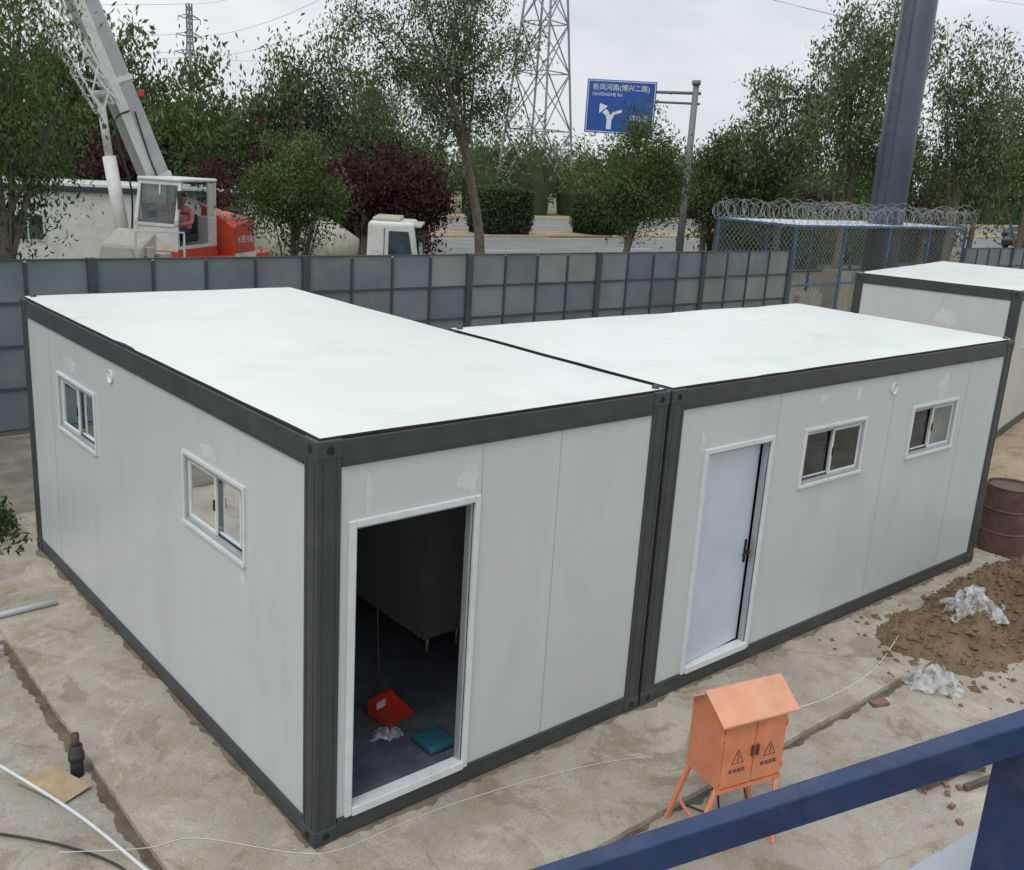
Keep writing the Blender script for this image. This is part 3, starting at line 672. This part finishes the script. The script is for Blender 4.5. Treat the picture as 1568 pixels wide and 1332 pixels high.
def hedge(name,x0,x1,y0,y1,z1,seed,lm):
    rng=np.random.default_rng(seed); n=9000
    a=rng.uniform(0,1,(n,3)); k=rng.integers(0,4,n)
    a[k==0,1]=0+rng.normal(0,.02,(k==0).sum()); a[k==1,2]=1+rng.normal(0,.02,(k==1).sum()); a[k==2,0]=0; a[k==3,0]=1
    P=np.array([x0,y0,-.05])+a*np.array([x1-x0,y1-y0,z1+.05])
    c=np.array([(x0+x1)/2,(y0+y1)/2,z1/2]); P=c+(P-c)*(1-.16*(np.abs(2*a[:,:1]-1)**6+np.abs(2*a[:,2:]-1)**6)); P+=rng.normal(0,.09,P.shape)
    lv=leafquads(P,rng,.1,.24); bx=bverts(x0+.45,x1-.45,y0+.25,y1-.25,-.05,z1-.35); V=bx+lv.tolist()
    F=list(BF)+[tuple(q) for q in (np.arange(n*4).reshape(-1,4)+8).tolist()]
    me=bpy.data.meshes.new(name); me.from_pydata(V,[],F); me.materials.append(lm)
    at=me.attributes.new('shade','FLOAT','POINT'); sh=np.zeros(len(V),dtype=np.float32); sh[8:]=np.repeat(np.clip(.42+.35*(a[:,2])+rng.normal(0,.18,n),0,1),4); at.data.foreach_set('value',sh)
    link(bpy.data.objects.new(name,me))
hedge('clipped_hedge',36.1,40.4,43.6,46,3.1,1,M['leafD']); hedge('clipped_hedge',45.2,49.4,43.6,46,3.0,2,M['leafD'])
def mass(name,pts,n,lm,seed,size=.55):
    rng=np.random.default_rng(seed); V=[];SH=[]
    seg=[]
    tot=0
    for (a,b) in zip(pts[:-1],pts[1:]): seg.append((tot,a,b)); tot+=math.hypot(b[0]-a[0],b[1]-a[1])
    nb=int(tot/3.0); blobs=[]
    for i in range(nb):
        s=tot*(i+rng.uniform(-.3,.3)+.5)/nb
        for t0,a,b in seg:
            l=math.hypot(b[0]-a[0],b[1]-a[1])
            if t0<=s<=t0+l:
                k=(s-t0)/l; h=a[2]+(b[2]-a[2])*k; h*=rng.uniform(.62,1.2); blobs.append((a[0]+(b[0]-a[0])*k,a[1]+(b[1]-a[1])*k+rng.uniform(-2,2),h)); break
    per=n//len(blobs)
    for (x,y,h) in blobs:
        d=rng.normal(size=(per,3)); d/=np.linalg.norm(d,axis=1)[:,None]; r=rng.uniform(.5,1.15,per)[:,None]
        lump=np.array([noise.noise(Vector(q*2.5+x)) for q in d])[:,None]
        P=np.array([x,y,h*.5])+d*r*np.array([2.6,2.2,h*.5])*(1+.5*lump)
        keep=P[:,2]>0; P=P[keep]; lump=lump[keep]
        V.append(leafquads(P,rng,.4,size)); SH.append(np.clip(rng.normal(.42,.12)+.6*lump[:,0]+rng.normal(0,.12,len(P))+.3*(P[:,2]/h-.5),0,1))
    lv=np.vstack(V); sh=np.concatenate(SH); nq=len(lv)//4
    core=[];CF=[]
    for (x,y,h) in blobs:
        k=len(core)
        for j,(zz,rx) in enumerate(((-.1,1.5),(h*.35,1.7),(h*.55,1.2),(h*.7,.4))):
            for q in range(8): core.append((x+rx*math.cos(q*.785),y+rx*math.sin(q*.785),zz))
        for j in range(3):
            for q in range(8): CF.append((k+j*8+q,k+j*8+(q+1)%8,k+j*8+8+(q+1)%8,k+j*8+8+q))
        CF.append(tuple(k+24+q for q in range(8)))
    nc=len(core); VV=core+lv.tolist(); FF=CF+[tuple(q) for q in (np.arange(nq*4).reshape(-1,4)+nc).tolist()]
    me=bpy.data.meshes.new(name); me.from_pydata(VV,[],FF); me.materials.append(lm)
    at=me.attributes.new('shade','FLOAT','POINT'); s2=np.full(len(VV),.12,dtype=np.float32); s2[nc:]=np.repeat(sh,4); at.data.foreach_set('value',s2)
    link(bpy.data.objects.new(name,me))
mass('distant_trees',[(0,42,5.5),(22,52,6.3),(45,66,7.0),(80,68,8),(150,68,11),(230,66,14)],46000,M['leafB'],1,.5)  # haze put into the paler leaf colour
mass('distant_trees',[(-6,30,4.6),(10,34,4.8),(26,38.5,4.2)],15000,M['leafA'],2,.32)
mass('purple_shrub_row',[(10,27.5,3.4),(21,28.2,3.6)],10000,M['leafP'],3,.24)
mass('distant_trees',[(40,27.5,3.2),(62,26.5,3.9)],13000,M['leafA'],4,.32)
mass('distant_trees',[(-30,80,8),(40,110,9),(120,130,10),(240,150,12)],22000,M['leafB'],5,1.0)  # far row, distance haze painted with lighter leaves
rng=np.random.default_rng(3)
P=rng.normal(size=(2600,3))*np.array([.28,.38,.11])+np.array([-.40,7.0,.05]); P[:,2]=np.abs(P[:,2]); P=P[P[:,0]<-.03]
lv=leafquads(P,rng,-.6,.085)
me=bpy.data.meshes.new('weeds'); me.from_pydata(lv.tolist(),[],[tuple(q) for q in np.arange(len(P)*4).reshape(-1,4).tolist()]); me.materials.append(M['leafD'])
at=me.attributes.new('shade','FLOAT','POINT'); at.data.foreach_set('value',np.repeat(rng.uniform(.1,.8,len(P)),4).astype(np.float32)); link(bpy.data.objects.new('weeds',me))

# ------------------------------------------------------------------ road sign
sg=grp('road_sign',(33.95,26.16,0),math.atan2(-2.27,2.22))
tubes('pole',[([(0,0,-.07),(0,0,8.3)],[.19,.14])],M['signpole'],sg,14)
tubes('arms',[([(.25,0,7.95),(-4.8,0,7.85)],.07),([(.25,0,7.5),(-4.8,0,7.45)],.055),([(0,0,8.3),(-.01,0,8.5)],.2)],M['signpole'],sg,10)
sb=grp('sign_board',(-.15,0,-.13)); sb.parent=sg
boxes('board',[(-4.75,-1.6,-.16,-.11,6.12,8.45)],M['signblue'],sb,.03)
boxes('border',[(-4.70,-1.65,-.166,-.162,8.37,8.40),(-4.70,-1.65,-.166,-.162,6.17,6.20),(-4.70,-4.67,-.166,-.162,6.2,8.37),(-1.68,-1.65,-.166,-.162,6.2,8.37)],M['signwhite'],sb)
ar=[(-3.65,6.3),(-3.65,6.75),(-3.72,6.95),(-3.9,7.1)]
beams('arrow',[((ar[i][0],-.17,ar[i][1]),(ar[i+1][0],-.17,ar[i+1][1]),.012,.22) for i in range(3)]+[((-3.6,-.172,6.7),(-3.45,-.172,7.05),.012,.12),((-3.45,-.172,7.0),(-3.1,-.172,7.12),.012,.12)],M['signwhite'],sb)
mesh('arrow_head',[(-4.12,-.175,6.98),(-3.74,-.175,7.3),(-4.12,-.175,7.42)],[(0,1,2)],M['signwhite'],sb)
text('place_name','新凤河路(博兴二路)',.30,M['signwhite'],sb,(-3.2,-.17,8.1),(math.pi/2,0,0),.002)
text('place_name_latin','XINFENGHE Rd.',.2,M['signwhite'],sb,(-3.8,-.17,7.8),(math.pi/2,0,0),.002)
text('place_name_small','黄亦路',.30,M['signwhite'],sb,(-2.3,-.17,6.8),(math.pi/2,0,0),.002)

# ------------------------------------------------------------------ pylons and lines
def pylon(name,loc,rz,Ht,wb,wt,zw,t,arms,k=1.15):
    g=grp(name,loc,rz); L=[]
    def w(z): return wb+(wt-wb)*min(z/zw,1)
    lev=[0]; 
    while lev[-1]<Ht-1: lev.append(lev[-1]+max(w(lev[-1])*k,2.2))
    lev[-1]=Ht
    for a,b in zip(lev[:-1],lev[1:]):
        wa,wb_=w(a)/2,w(b)/2
        ca=[(-wa,-wa,a),(wa,-wa,a),(wa,wa,a),(-wa,wa,a)]; cb=[(-wb_,-wb_,b),(wb_,-wb_,b),(wb_,wb_,b),(-wb_,wb_,b)]
        for i in range(4):
            j=(i+1)%4; L+=[(ca[i],cb[i],t*1.7),(ca[i],cb[j],t),(ca[j],cb[i],t),(cb[i],cb[j],t)]
    for z,l in arms:
        for s in (-1,1):
            e=(s*l,0,z+.3); ww=w(z)/2
            L+=[((s*ww,-ww,z),e,t),((s*ww,ww,z),e,t),((s*ww,-ww,z+1.6),e,t),((s*ww,ww,z+1.6),e,t),((e[0],0,e[2]),(e[0],0,e[2]-1.6),t)]
    beams('lattice',L,M['pylon'],g); return g
pylon('electricity_pylon',(96.4,107.5,0),.25,55,8.2,1.6,46,.14,[(34,7),(41,6),(48,5)])
pylon('electricity_pylon',(152.5,364,0),.3,53,9,1.4,40,.2,[(36,7),(42,6),(48,5)],1.5)
V=[];F=[]
def wire(a,b,sag,r):
    pts=[]
    for k in range(25):
        t=k/24; p=Vector(a).lerp(Vector(b),t); p.z-=sag*4*t*(1-t); pts.append(p)
    tube(V,F,pts,r,3)
for s,z in ((-7,36),(7,36),(-6,42),(0,53)):
    wire((152.5+s,364,z),(96.4+s*.8,107.5,z),7,.05); wire((96.4+s*.8,107.5,z),(230+s,40,z-4),7,.03); wire((152.5+s,364,z),(-60+s,420,z),8,.08)
mesh('power_lines',V,F,M['pylon'])

# ------------------------------------------------------------------ white building behind crane
wb=grp('white_site_building',(3.7,22.3,0),math.atan2(-.5,3))
boxes('walls',[(0,6.6,0,3,-.07,3.0)],M['white'],wb)
boxes('roof_edge',[(-.1,6.7,-.1,3.1,3.0,3.14)],M['frame'],wb,.01); boxes('roof',[(-.05,6.65,-.05,3.05,3.14,3.2)],M['roof'],wb)
boxes('corner_trim',[(-.015,.1,-.015,.1,0,3.0),(3.25,3.32,-.012,.01,0,3.0)],M['pale'],wb)
boxes('window_trim',[(.25,1.05,-.03,.0,1.75,2.45)],M['pvc'],wb,.01); boxes('window_glass',[(.31,.63,-.04,-.028,1.81,2.39),(.67,.99,-.04,-.028,1.81,2.39)],M['carglass'],wb)

# ------------------------------------------------------------------ truck crane
cr=grp('truck_crane',(5.35,15.25,0),math.radians(216.1))
zb=2.15
boxes('carrier_chassis',[(-4.2,3.6,-1.15,1.15,.95,1.45),(-3.0,1.2,-1.2,1.2,1.45,1.62)],M['cream'],cr,.03)
V=[];F=[]
for x in (-3.4,-2.2,1.2,2.6):
    for s in (-1,1): tube(V,F,[(x,s*1.2,.48),(x,s*.85,.48)],.52,20,True)
mesh('wheels',V,F,M['dark'],cr)
boxes('turntable',[(-2.6,.9,-.7,.75,1.62,2.1)],M['crorange'],cr,.03)
cw0,cw1,cl0,cl1,zt=-.47,.47,-.75,.72,3.60
fr=.05
P=[(cl0,cl1,cw0,cw1,zb-.12,zb)]
for y0,y1 in ((cw0,cw0+fr),(cw1-fr,cw1)):
    P+=[(cl0,cl0+fr,y0,y1,zb,zt),(-.50,-.455,y0,y1,zb,zt)]
P+=[(cl0,cl0+fr,cw0+fr,cw1-fr,zb,zb+.75)]
boxes('cab_frame',P,M['white'],cr,.01)
beams('cab_pillars',[((cl1-.02,cw0+.03,zb),(cl1-.02,cw0+.03,zb+.7),.06),((cl1-.02,cw1-.03,zb),(cl1-.02,cw1-.03,zb+.7),.06),((cl1-.02,cw0+.03,zb+.7),(cl1-.2,cw0+.03,zt),.06),((cl1-.02,cw1-.03,zb+.7),(cl1-.2,cw1-.03,zt),.06),((cl1-.02,cw0,zb+.62),(cl1-.02,cw1,zb+.62),.06),((cl1-.2,cw0,zt-.03),(cl1-.2,cw1,zt-.03),.07),((cl1-.1,0,zb+.62),(cl1-.19,0,zt),.03)],M['white'],cr)
boxes('cab_roof',[(cl0-.03,cl1-.14,cw0-.02,cw1+.02,zt,zt+.07)],M['white'],cr,.03)
boxes('cab_lower_panels',[(cl0+fr,-.50,cw1-.03,cw1-.003,zb,zb+.75),(-.455,cl1-.02,cw1-.03,cw1-.003,zb,zb+.22),(cl1-.04,cl1-.005,cw0+.05,cw1-.05,zb,zb+.58),(cl0+fr,cl1-.04,cw0+.003,cw0+.03,zb,zb+.7)],M['white'],cr,.01)
boxes('cab_stripe',[(cl0,cl1+.01,cw1-.001,cw1+.012,zb-.13,zb+.16),(cl1-.0,cl1+.012,cw0,cw1,zb-.13,zb+.12)],M['crorange'],cr,.005)
mesh('windscreen',[(cl1-.025,cw0+.06,zb+.66),(cl1-.025,cw1-.06,zb+.66),(cl1-.19,cw1-.06,zt-.07),(cl1-.19,cw0+.06,zt-.07)],[(0,1,2,3)],M['glass'],cr)
mesh('rear_glass',[(cl0+.025,cw0+.05,zb+.75),(cl0+.025,cw1-.05,zb+.75),(cl0+.025,cw1-.05,zt-.05),(cl0+.025,cw0+.05,zt-.05),(cl0+.05,cw1-.024,zb+.75),(-.5,cw1-.024,zb+.75),(-.5,cw1-.024,zt-.02),(cl0+.05,cw1-.024,zt-.02),(cl0+.05,cw0+.024,zb+.7),(cl1-.2,cw0+.024,zb+.7),(cl1-.2,cw0+.024,zt-.02),(cl0+.05,cw0+.024,zt-.02)],[(0,1,2,3),(4,5,6,7),(8,9,10,11)],M['cabglass'],cr)
boxes('seat',[(-.42,.05,-.2,.25,zb+.25,zb+.40),(-.45,-.36,-.18,.23,zb+.3,zb+.80)],M['dark'],cr,.04)
boxes('console',[(.32,.5,-.25,.25,zb,zb+.5)],M['dark'],cr,.02)
beams('mirror',[((cl1-.1,cw1,zb+1.1),(cl1+.12,cw1+.14,zb+1.15),.02),((cl1+.12,cw1+.14,zb+.95),(cl1+.12,cw1+.14,zb+1.3),.1,.03)],M['dark'],cr)
V=[(-1.95,-.1,1.75),(-.95,-.1,1.75),(-.95,.75,1.75),(-1.95,.75,1.75),(-1.8,-.1,3.0),(-1.1,-.1,3.15),(-.95,.75,2.7),(-1.8,.75,2.85)]
o=mesh('counterweight',V,BF,M['crorange'],cr); m_=o.modifiers.new('b','BEVEL'); m_.width=.03; m_.segments=2
boxes('counterweight_stripe',[(-1.9,-1.0,.752,.762,2.02,2.14)],M['white'],cr)
boxes('engine_grille',[(-1.75+.12*k,-1.69+.12*k,.3,.72,3.0,3.03) for k in range(5)],M['dark'],cr)
tubes('exhaust',[([(-1.3,.1,2.9),(-1.3,.1,3.45),(-1.36,.1,3.55)],.045)],M['dark'],cr,10)
text('lettering','长期出租',.17,M['signwhite'],cr,(-1.42,.768,2.42),(math.pi/2,0,math.pi))
V=[(1.55,-.3,1.5),(2.35,-.3,1.5),(2.35,.55,1.5),(1.55,.55,1.5),(1.55,-.3,2.75),(2.1,-.3,2.45),(2.1,.55,2.45),(1.55,.55,2.75)]
o=mesh('winch_housing',V,BF,M['cream'],cr); m_=o.modifiers.new('b','BEVEL'); m_.width=.04
boxes('steps',[(1.0,1.45,.3,.9,1.62,1.9),(1.15,1.5,.1,.6,1.9,2.3),(2.0,2.8,-.6,.3,1.62,2.0),(1.75,1.95,.55,.62,1.9,2.45)],M['cream'],cr,.02)
boxes('housing_vents',[(1.62,2.0,.552,.56,1.75+.12*k,1.80+.12*k) for k in range(5)],M['dark'],cr)
beams('handrails',[((1.2,.9,1.9),(1.2,.9,2.7),.03),((1.2,.9,2.7),(2.3,.6,2.75),.03),((2.3,.6,2.0),(2.3,.6,2.75),.03)],M['white'],cr)
bm=grp('boom',(0,0,0)); bm.parent=cr; bm.matrix_parent_inverse=(Matrix.Translation(Vector((5.35,15.25,0)))@Matrix.Rotation(math.radians(216.1),4,'Z')).inverted()
p=Vector((5.80,16.3,2.45)); dv=Vector((-1.28,0,3.2)).normalized()
beams('boom_base',[(tuple(p),tuple(p+dv*5.2),.5,.52)],M['greyboom'],bm,.06)
beams('boom_sections',[(tuple(p+dv*5.2),tuple(p+dv*9),.42,.46),(tuple(p+dv*9),tuple(p+dv*13),.36,.40)],M['white'],bm,.05)
beams('boom_collar',[(tuple(p+dv*5.0),tuple(p+dv*5.3),.57,.60),(tuple(p+dv*8.9),tuple(p+dv*9.1),.5,.54),(tuple(p+dv*1.2),tuple(p+dv*1.32),.53,.55),(tuple(p+dv*3.2),tuple(p+dv*3.3),.53,.55)],M['white'],bm)
nv=Vector((-dv.z,0,dv.x))
beams('boom_white_face',[(tuple(p+nv*.14+Vector((0,-.26,0))),tuple(p+dv*5.0+nv*.14+Vector((0,-.26,0))),.03,.2)],M['white'],bm)
tubes('luffing_cylinder',[([(4.48,15.7,2.1),(4.3,15.95,4.0)],.13),([(4.3,15.95,4.0),(4.22,16.1,5.15)],.08)],M['white'],bm,14)
tubes('hydraulic_hoses',[(smoothpath([(4.6,15.75,2.3),(4.62,15.7,3.4),(4.4,15.85,4.6),(4.75,16.0,4.9)]),.02),(smoothpath([(5.7,15.95,2.7),(5.2,15.98,3.8),(4.85,15.98,4.9)]),.018)],M['dark'],bm)
L=[]
a=Vector((4.28,15.8,4.9)); b=Vector((2.7,15.8,7.6)); dj=(b-a).normalized(); nx_=dj.cross(Vector((0,1,0)))
cs=[nx_*.2+Vector((0,.2,0)),nx_*.2-Vector((0,.2,0)),-nx_*.2-Vector((0,.2,0)),-nx_*.2+Vector((0,.2,0))]
nseg=8
for c in cs: L.append((tuple(a+c),tuple(b+c),.045))
for k in range(nseg):
    s0=a.lerp(b,k/nseg);s1=a.lerp(b,(k+1)/nseg)
    for i in range(4): L.append((tuple(s0+cs[i]),tuple(s1+cs[(i+1)%4]),.028))
beams('folding_jib',L,M['white'],bm)
tubes('pivot_pins',[([(4.22,15.85,5.15),(4.22,16.4,5.15)],.09)],M['greyboom'],bm,14)
boxes('warning_lamp',[(4.95,5.05,15.95,16.03,5.2,5.32)],M['red'],bm,.01)

def skinned(name,verts,edges,radii,mats,parent,assign,sub=2,loc=(0,0,0)):
    me=bpy.data.meshes.new(name); me.from_pydata(verts,edges,[])
    o=bpy.data.objects.new(name,me); link(o,parent); o.location=loc
    md=o.modifiers.new('Skin','SKIN'); sv=me.skin_vertices[0].data
    for i,r in enumerate(radii): sv[i].radius=(r,r) if not hasattr(r,'__len__') else r
    sv[0].use_root=True
    md.use_smooth_shade=True
    s=o.modifiers.new('Sub','SUBSURF'); s.levels=sub; s.render_levels=sub
    dg=bpy.context.evaluated_depsgraph_get(); ev=o.evaluated_get(dg); m2=bpy.data.meshes.new_from_object(ev)
    o.modifiers.clear(); o.data=m2
    m2.materials.clear()
    for x in mats: m2.materials.append(x)
    for pl in m2.polygons: pl.material_index=assign(pl.center); pl.use_smooth=True
    return o
op=grp('crane_operator',(-.16,.08,zb+.40)); op.parent=cr
bv=[(0,0,.08),(0.0,0,.25),(-.02,0,.42),(0,0,.50),(.02,0,.58),
    (0,.18,.46),(.13,.24,.24),(.38,.17,.22),(0,-.18,.46),(.13,-.24,.24),(.38,-.17,.22),
    (.05,.10,.06),(.45,.12,.10),(.50,.12,-.32),(.05,-.10,.06),(.45,-.12,.10),(.50,-.12,-.32),(.64,.12,-.35),(.64,-.12,-.35)]
be=[(0,1),(1,2),(2,3),(3,4),(3,5),(5,6),(6,7),(3,8),(8,9),(9,10),(0,11),(11,12),(12,13),(0,14),(14,15),(15,16),(13,17),(16,18)]
br=[(.15,.12),(.14,.11),(.17,.12),(.09,.08),.055,.062,.046,.03,.062,.046,.03,.095,.065,.042,.095,.065,.042,.035,.035]
def asg(c):
    if c.z<.12 or (c.x>.2 and abs(c.y)<.2 and c.z<.19): return 1
    if c.z>.53 or (c.x>.2 and c.z>.15): return 2
    return 0
skinned('body',bv,be,br,[M['shirt'],M['trouser'],M['skin']],op,asg)
for s in (1,-1):
    hv=[(.37,s*.17,.22),(.44,s*.165,.22)];he=[(0,1)];hr=[.026,(.034,.018)]
    for k,(dy,l) in enumerate(((-.027,.05),(-.009,.058),(.009,.055),(.027,.042))):
        i=len(hv); hv+=[(.46,s*.165+dy,.222),(.46+l*.6,s*.165+dy,.215),(.46+l*.8,s*.165+dy,.19)]; he+=[(1,i),(i,i+1),(i+1,i+2)]; hr+=[.009,.0085,.007]
    i=len(hv); hv+=[(.42,s*.165-s*.035,.215),(.45,s*.165-s*.045,.2)]; he+=[(1,i),(i,i+1)]; hr+=[.011,.008]
    skinned('hand',hv,he,hr,[M['skin']],op,lambda c:0,1)
tubes('control_levers',[([(.5,s*.165,-.1),(.47,s*.165,.2)],.012) for s in (1,-1)],M['dark'],cr).parent=op
bmh=bmesh.new(); bmesh.ops.create_uvsphere(bmh,u_segments=20,v_segments=16,radius=1)
for v in bmh.verts:
    x,y,z=v.co; sx=.098; sy=.076; sz=.118
    if z<-.2: sy*=1-.25*(-z-.2); 
    nx2=x*sx; 
    if x>.8 and abs(y)<.28 and -.25<z<.15: nx2+=.022*(1-abs(y)/.28)
    v.co=(nx2,y*sy,z*sz)
me=bpy.data.meshes.new('head'); bmh.to_mesh(me); bmh.free(); me.materials.append(M['skin']); me.materials.append(M['hair'])
for pl in me.polygons:
    c=pl.center; pl.use_smooth=True
    if c.z>.055 or (c.x<-.02 and c.z>-.05): pl.material_index=1
ho=bpy.data.objects.new('head',me); ho.location=(.045,0,.70); link(ho,op)
boxes('eyes_mouth',[(.132,.140,.02,.04,.70,.708),(.132,.140,-.04,-.02,.70,.708),(.128,.136,-.02,.02,.635,.641)],M['hair'],op)
boxes('ears',[(.03,.06,.072,.085,.68,.73),(.03,.06,-.085,-.072,.68,.73)],M['skin'],op,.006)

# ------------------------------------------------------------------ concrete mixer truck
mx=grp('concrete_mixer_truck',(12.7,19.6,0),math.radians(-38))
V=[(0,-1.1,.9),(1.55,-1.1,.9),(1.55,1.1,.9),(0,1.1,.9),(.05,-1.05,2.62),(1.3,-1.05,2.62),(1.3,1.05,2.62),(.05,1.05,2.62)]
o=mesh('cab',V,BF,M['white'],mx); m_=o.modifiers.new('b','BEVEL'); m_.width=.1; m_.segments=3
mesh('windscreen',[(1.500,-.93,1.65),(1.500,.93,1.65),(1.352,.93,2.45),(1.352,-.93,2.45)],[(0,1,2,3)],M['carglass'],mx)
V=[(.62,-1.084,1.72),(1.28,-1.084,1.72),(1.16,-1.064,2.38),(.62,-1.064,2.38)]
mesh('side_window',[(x,y-.01,z) for x,y,z in V],[(0,1,2,3)],M['carglass'],mx)
beams('wipers_and_trim',[((1.51,-.9,1.62),(1.51,.9,1.62),.03),((1.36,-.95,2.5),(1.36,.95,2.5),.04),((1.3,-1.09,1.0),(1.3,-1.09,1.6),.015),((.5,-1.095,1.0),(.5,-1.075,2.45),.015)],M['dark'],mx)
boxes('sun_visor',[(1.25,1.5,-1,1,2.50,2.56)],M['cream'],mx,.01)
boxes('roof_fairing',[(.15,.9,-.8,.8,2.62,2.72)],M['cream'],mx,.03)
beams('mirror_arms',[((1.35,-1.1,2.3),(1.6,-1.35,2.25),.03),((1.6,-1.35,1.85),(1.6,-1.35,2.3),.14,.05),((1.35,1.1,2.3),(1.6,1.35,2.25),.03),((1.6,1.35,1.85),(1.6,1.35,2.3),.14,.05)],M['dark'],mx)
boxes('chassis',[(-6.5,1.4,-.5,.5,.7,.95)],M['dark'],mx)
prof=[(-5.0,.5,2.6),(-4.2,.92,2.35),(-2.7,1.1,2.05),(-1.2,.8,1.85),(-.35,.4,1.75)]
V=[];F=[];n=24
tube(V,F,[(x,0,z-.1) for x,r,z in prof],[r for x,r,z in prof],n,True); mesh('drum',V,F,M['cream'],mx,True)
V=[];F=[]
for x,r_ in ((-4.1,.95),(-1.6,.93)): tube(V,F,[(x-.06,0,2.24 if x<-3 else 1.86),(x+.06,0,2.22 if x<-3 else 1.84)],r_+.02,n,True)
mesh('drum_rings',V,F,M['dark'],mx)
beams('hopper',[((-5.2,-.4,2.95),(-4.9,0,2.35),.5),((-5.4,0,2.0),(-5.8,0,1.2),.3)],M['cream'],mx)
V=[];F=[]
for x in (.7,-3.3,-4.6):
    for s in (-1,1): tube(V,F,[(x,s*1.1,.5),(x,s*.75,.5)],.52,18,True)
mesh('wheels',V,F,M['dark'],mx)
def car(loc,rz,mt):
    g=grp('parked_car',loc,rz)
    prof=[(-2.2,.35),(-2.25,.8),(-2.0,.98),(-1.5,1.02),(-1.0,1.42),(.3,1.45),(1.0,1.02),(2.0,.85),(2.25,.6),(2.2,.35)]
    V=[(x,-.85*(.86 if z>1.2 else 1),z) for x,z in prof]+[(x,.85*(.86 if z>1.2 else 1),z) for x,z in prof]; n=len(prof)
    F=[tuple(range(n))[::-1],tuple(range(n,2*n))]+[(i,(i+1)%n,(i+1)%n+n,i+n) for i in range(n)]
    o=mesh('body',V,F,mt,g); b=o.modifiers.new('b','BEVEL'); b.width=.06; b.segments=2
    for s in (-1,1):
        mesh('side_glass',[(-1.25,s*.855,1.03),(.8,s*.855,1.03),(.25,s*.76,1.38),(-.95,s*.76,1.36)],[(0,1,2,3)],M['carglass'],g)
    V=[];F=[]
    for x in (-1.4,1.35):
        for s in (-1,1): tube(V,F,[(x,s*.9,.32),(x,s*.65,.32)],.33,18,True)
    mesh('wheels',V,F,M['dark'],g)
M['carblack']=mat('car_paint_dark',(.02,.022,.03),.2,var=.05)
car((86,32.5,-.05),0,M['carblack']); car((97,36.5,-.05),0,M['carblack']); car((104,40.5,-.05),0,M['carblack'])

# ------------------------------------------------------------------ camera
r=Vector((.76363,-.64285,.05992)); u=Vector((.12528,.23857,.96300)); f=r.cross(u)*-1
r.normalize(); f.normalize(); u=r.cross(f).normalized()
cd=bpy.data.cameras.new('camera'); cd.sensor_width=36; cd.lens=1514.096/1568*36; cd.clip_start=.05; cd.clip_end=4000
co=bpy.data.objects.new('camera',cd); link(co)
co.matrix_world=Matrix(((r.x,u.x,-f.x,-2.72090),(r.y,u.y,-f.y,-4.80677),(r.z,u.z,-f.z,4.30987),(0,0,0,1))); scene.camera=co

# ------------------------------------------------------------------ light
sd=Vector((-.52,-.22,.83)).normalized()
el=math.asin(sd.z); az=math.atan2(sd.x,sd.y)
sl=bpy.data.lights.new('sun','SUN'); sl.energy=1.1; sl.angle=math.radians(22); sl.color=(1,.98,.95)
so=bpy.data.objects.new('sun',sl); so.rotation_euler=(-sd).to_track_quat('-Z','Y').to_euler(); link(so)
w=bpy.data.worlds.new('World'); scene.world=w; w.use_nodes=True; nt=w.node_tree
bg=nt.nodes['Background']; bg.inputs['Strength'].default_value=.110
sky=N(nt,'ShaderNodeTexSky',sky_type='NISHITA'); sky.sun_disc=False; sky.sun_elevation=el; sky.sun_rotation=az%(2*math.pi); sky.air_density=1.2; sky.dust_density=3
tc=N(nt,'ShaderNodeTexCoord'); mp=N(nt,'ShaderNodeMapping'); mp.inputs['Scale'].default_value=(1,1,2.6); nt.links.new(tc.outputs['Generated'],mp.inputs[0])
n1=noise_n(nt,2.2,5,.58,mp.outputs[0],.3)
cl=ramp(nt,n1.outputs[0],[(.30,(.62,.68,.75)),(.5,(.78,.82,.86)),(.68,(.95,.965,.975))])
sx=N(nt,'ShaderNodeSeparateXYZ'); nt.links.new(tc.outputs['Generated'],sx.inputs[0])
mr=N(nt,'ShaderNodeMapRange'); mr.inputs[1].default_value=0; mr.inputs[2].default_value=1; mr.inputs[3].default_value=8.8; mr.inputs[4].default_value=12.8; nt.links.new(sx.outputs[2],mr.inputs[0])
vm=N(nt,'ShaderNodeVectorMath',operation='SCALE'); nt.links.new(cl.outputs[0],vm.inputs[0]); nt.links.new(mr.outputs[0],vm.inputs[3])
fc=ramp(nt,n1.outputs[0],[(.25,.88),(.55,.97)])
c=mixc(nt,fc.outputs[0],sky.outputs[0],vm.outputs[0]); nt.links.new(c,bg.inputs['Color'])
scene.view_settings.view_transform='Standard'; scene.view_settings.look='None'; scene.view_settings.exposure=0; scene.view_settings.gamma=1
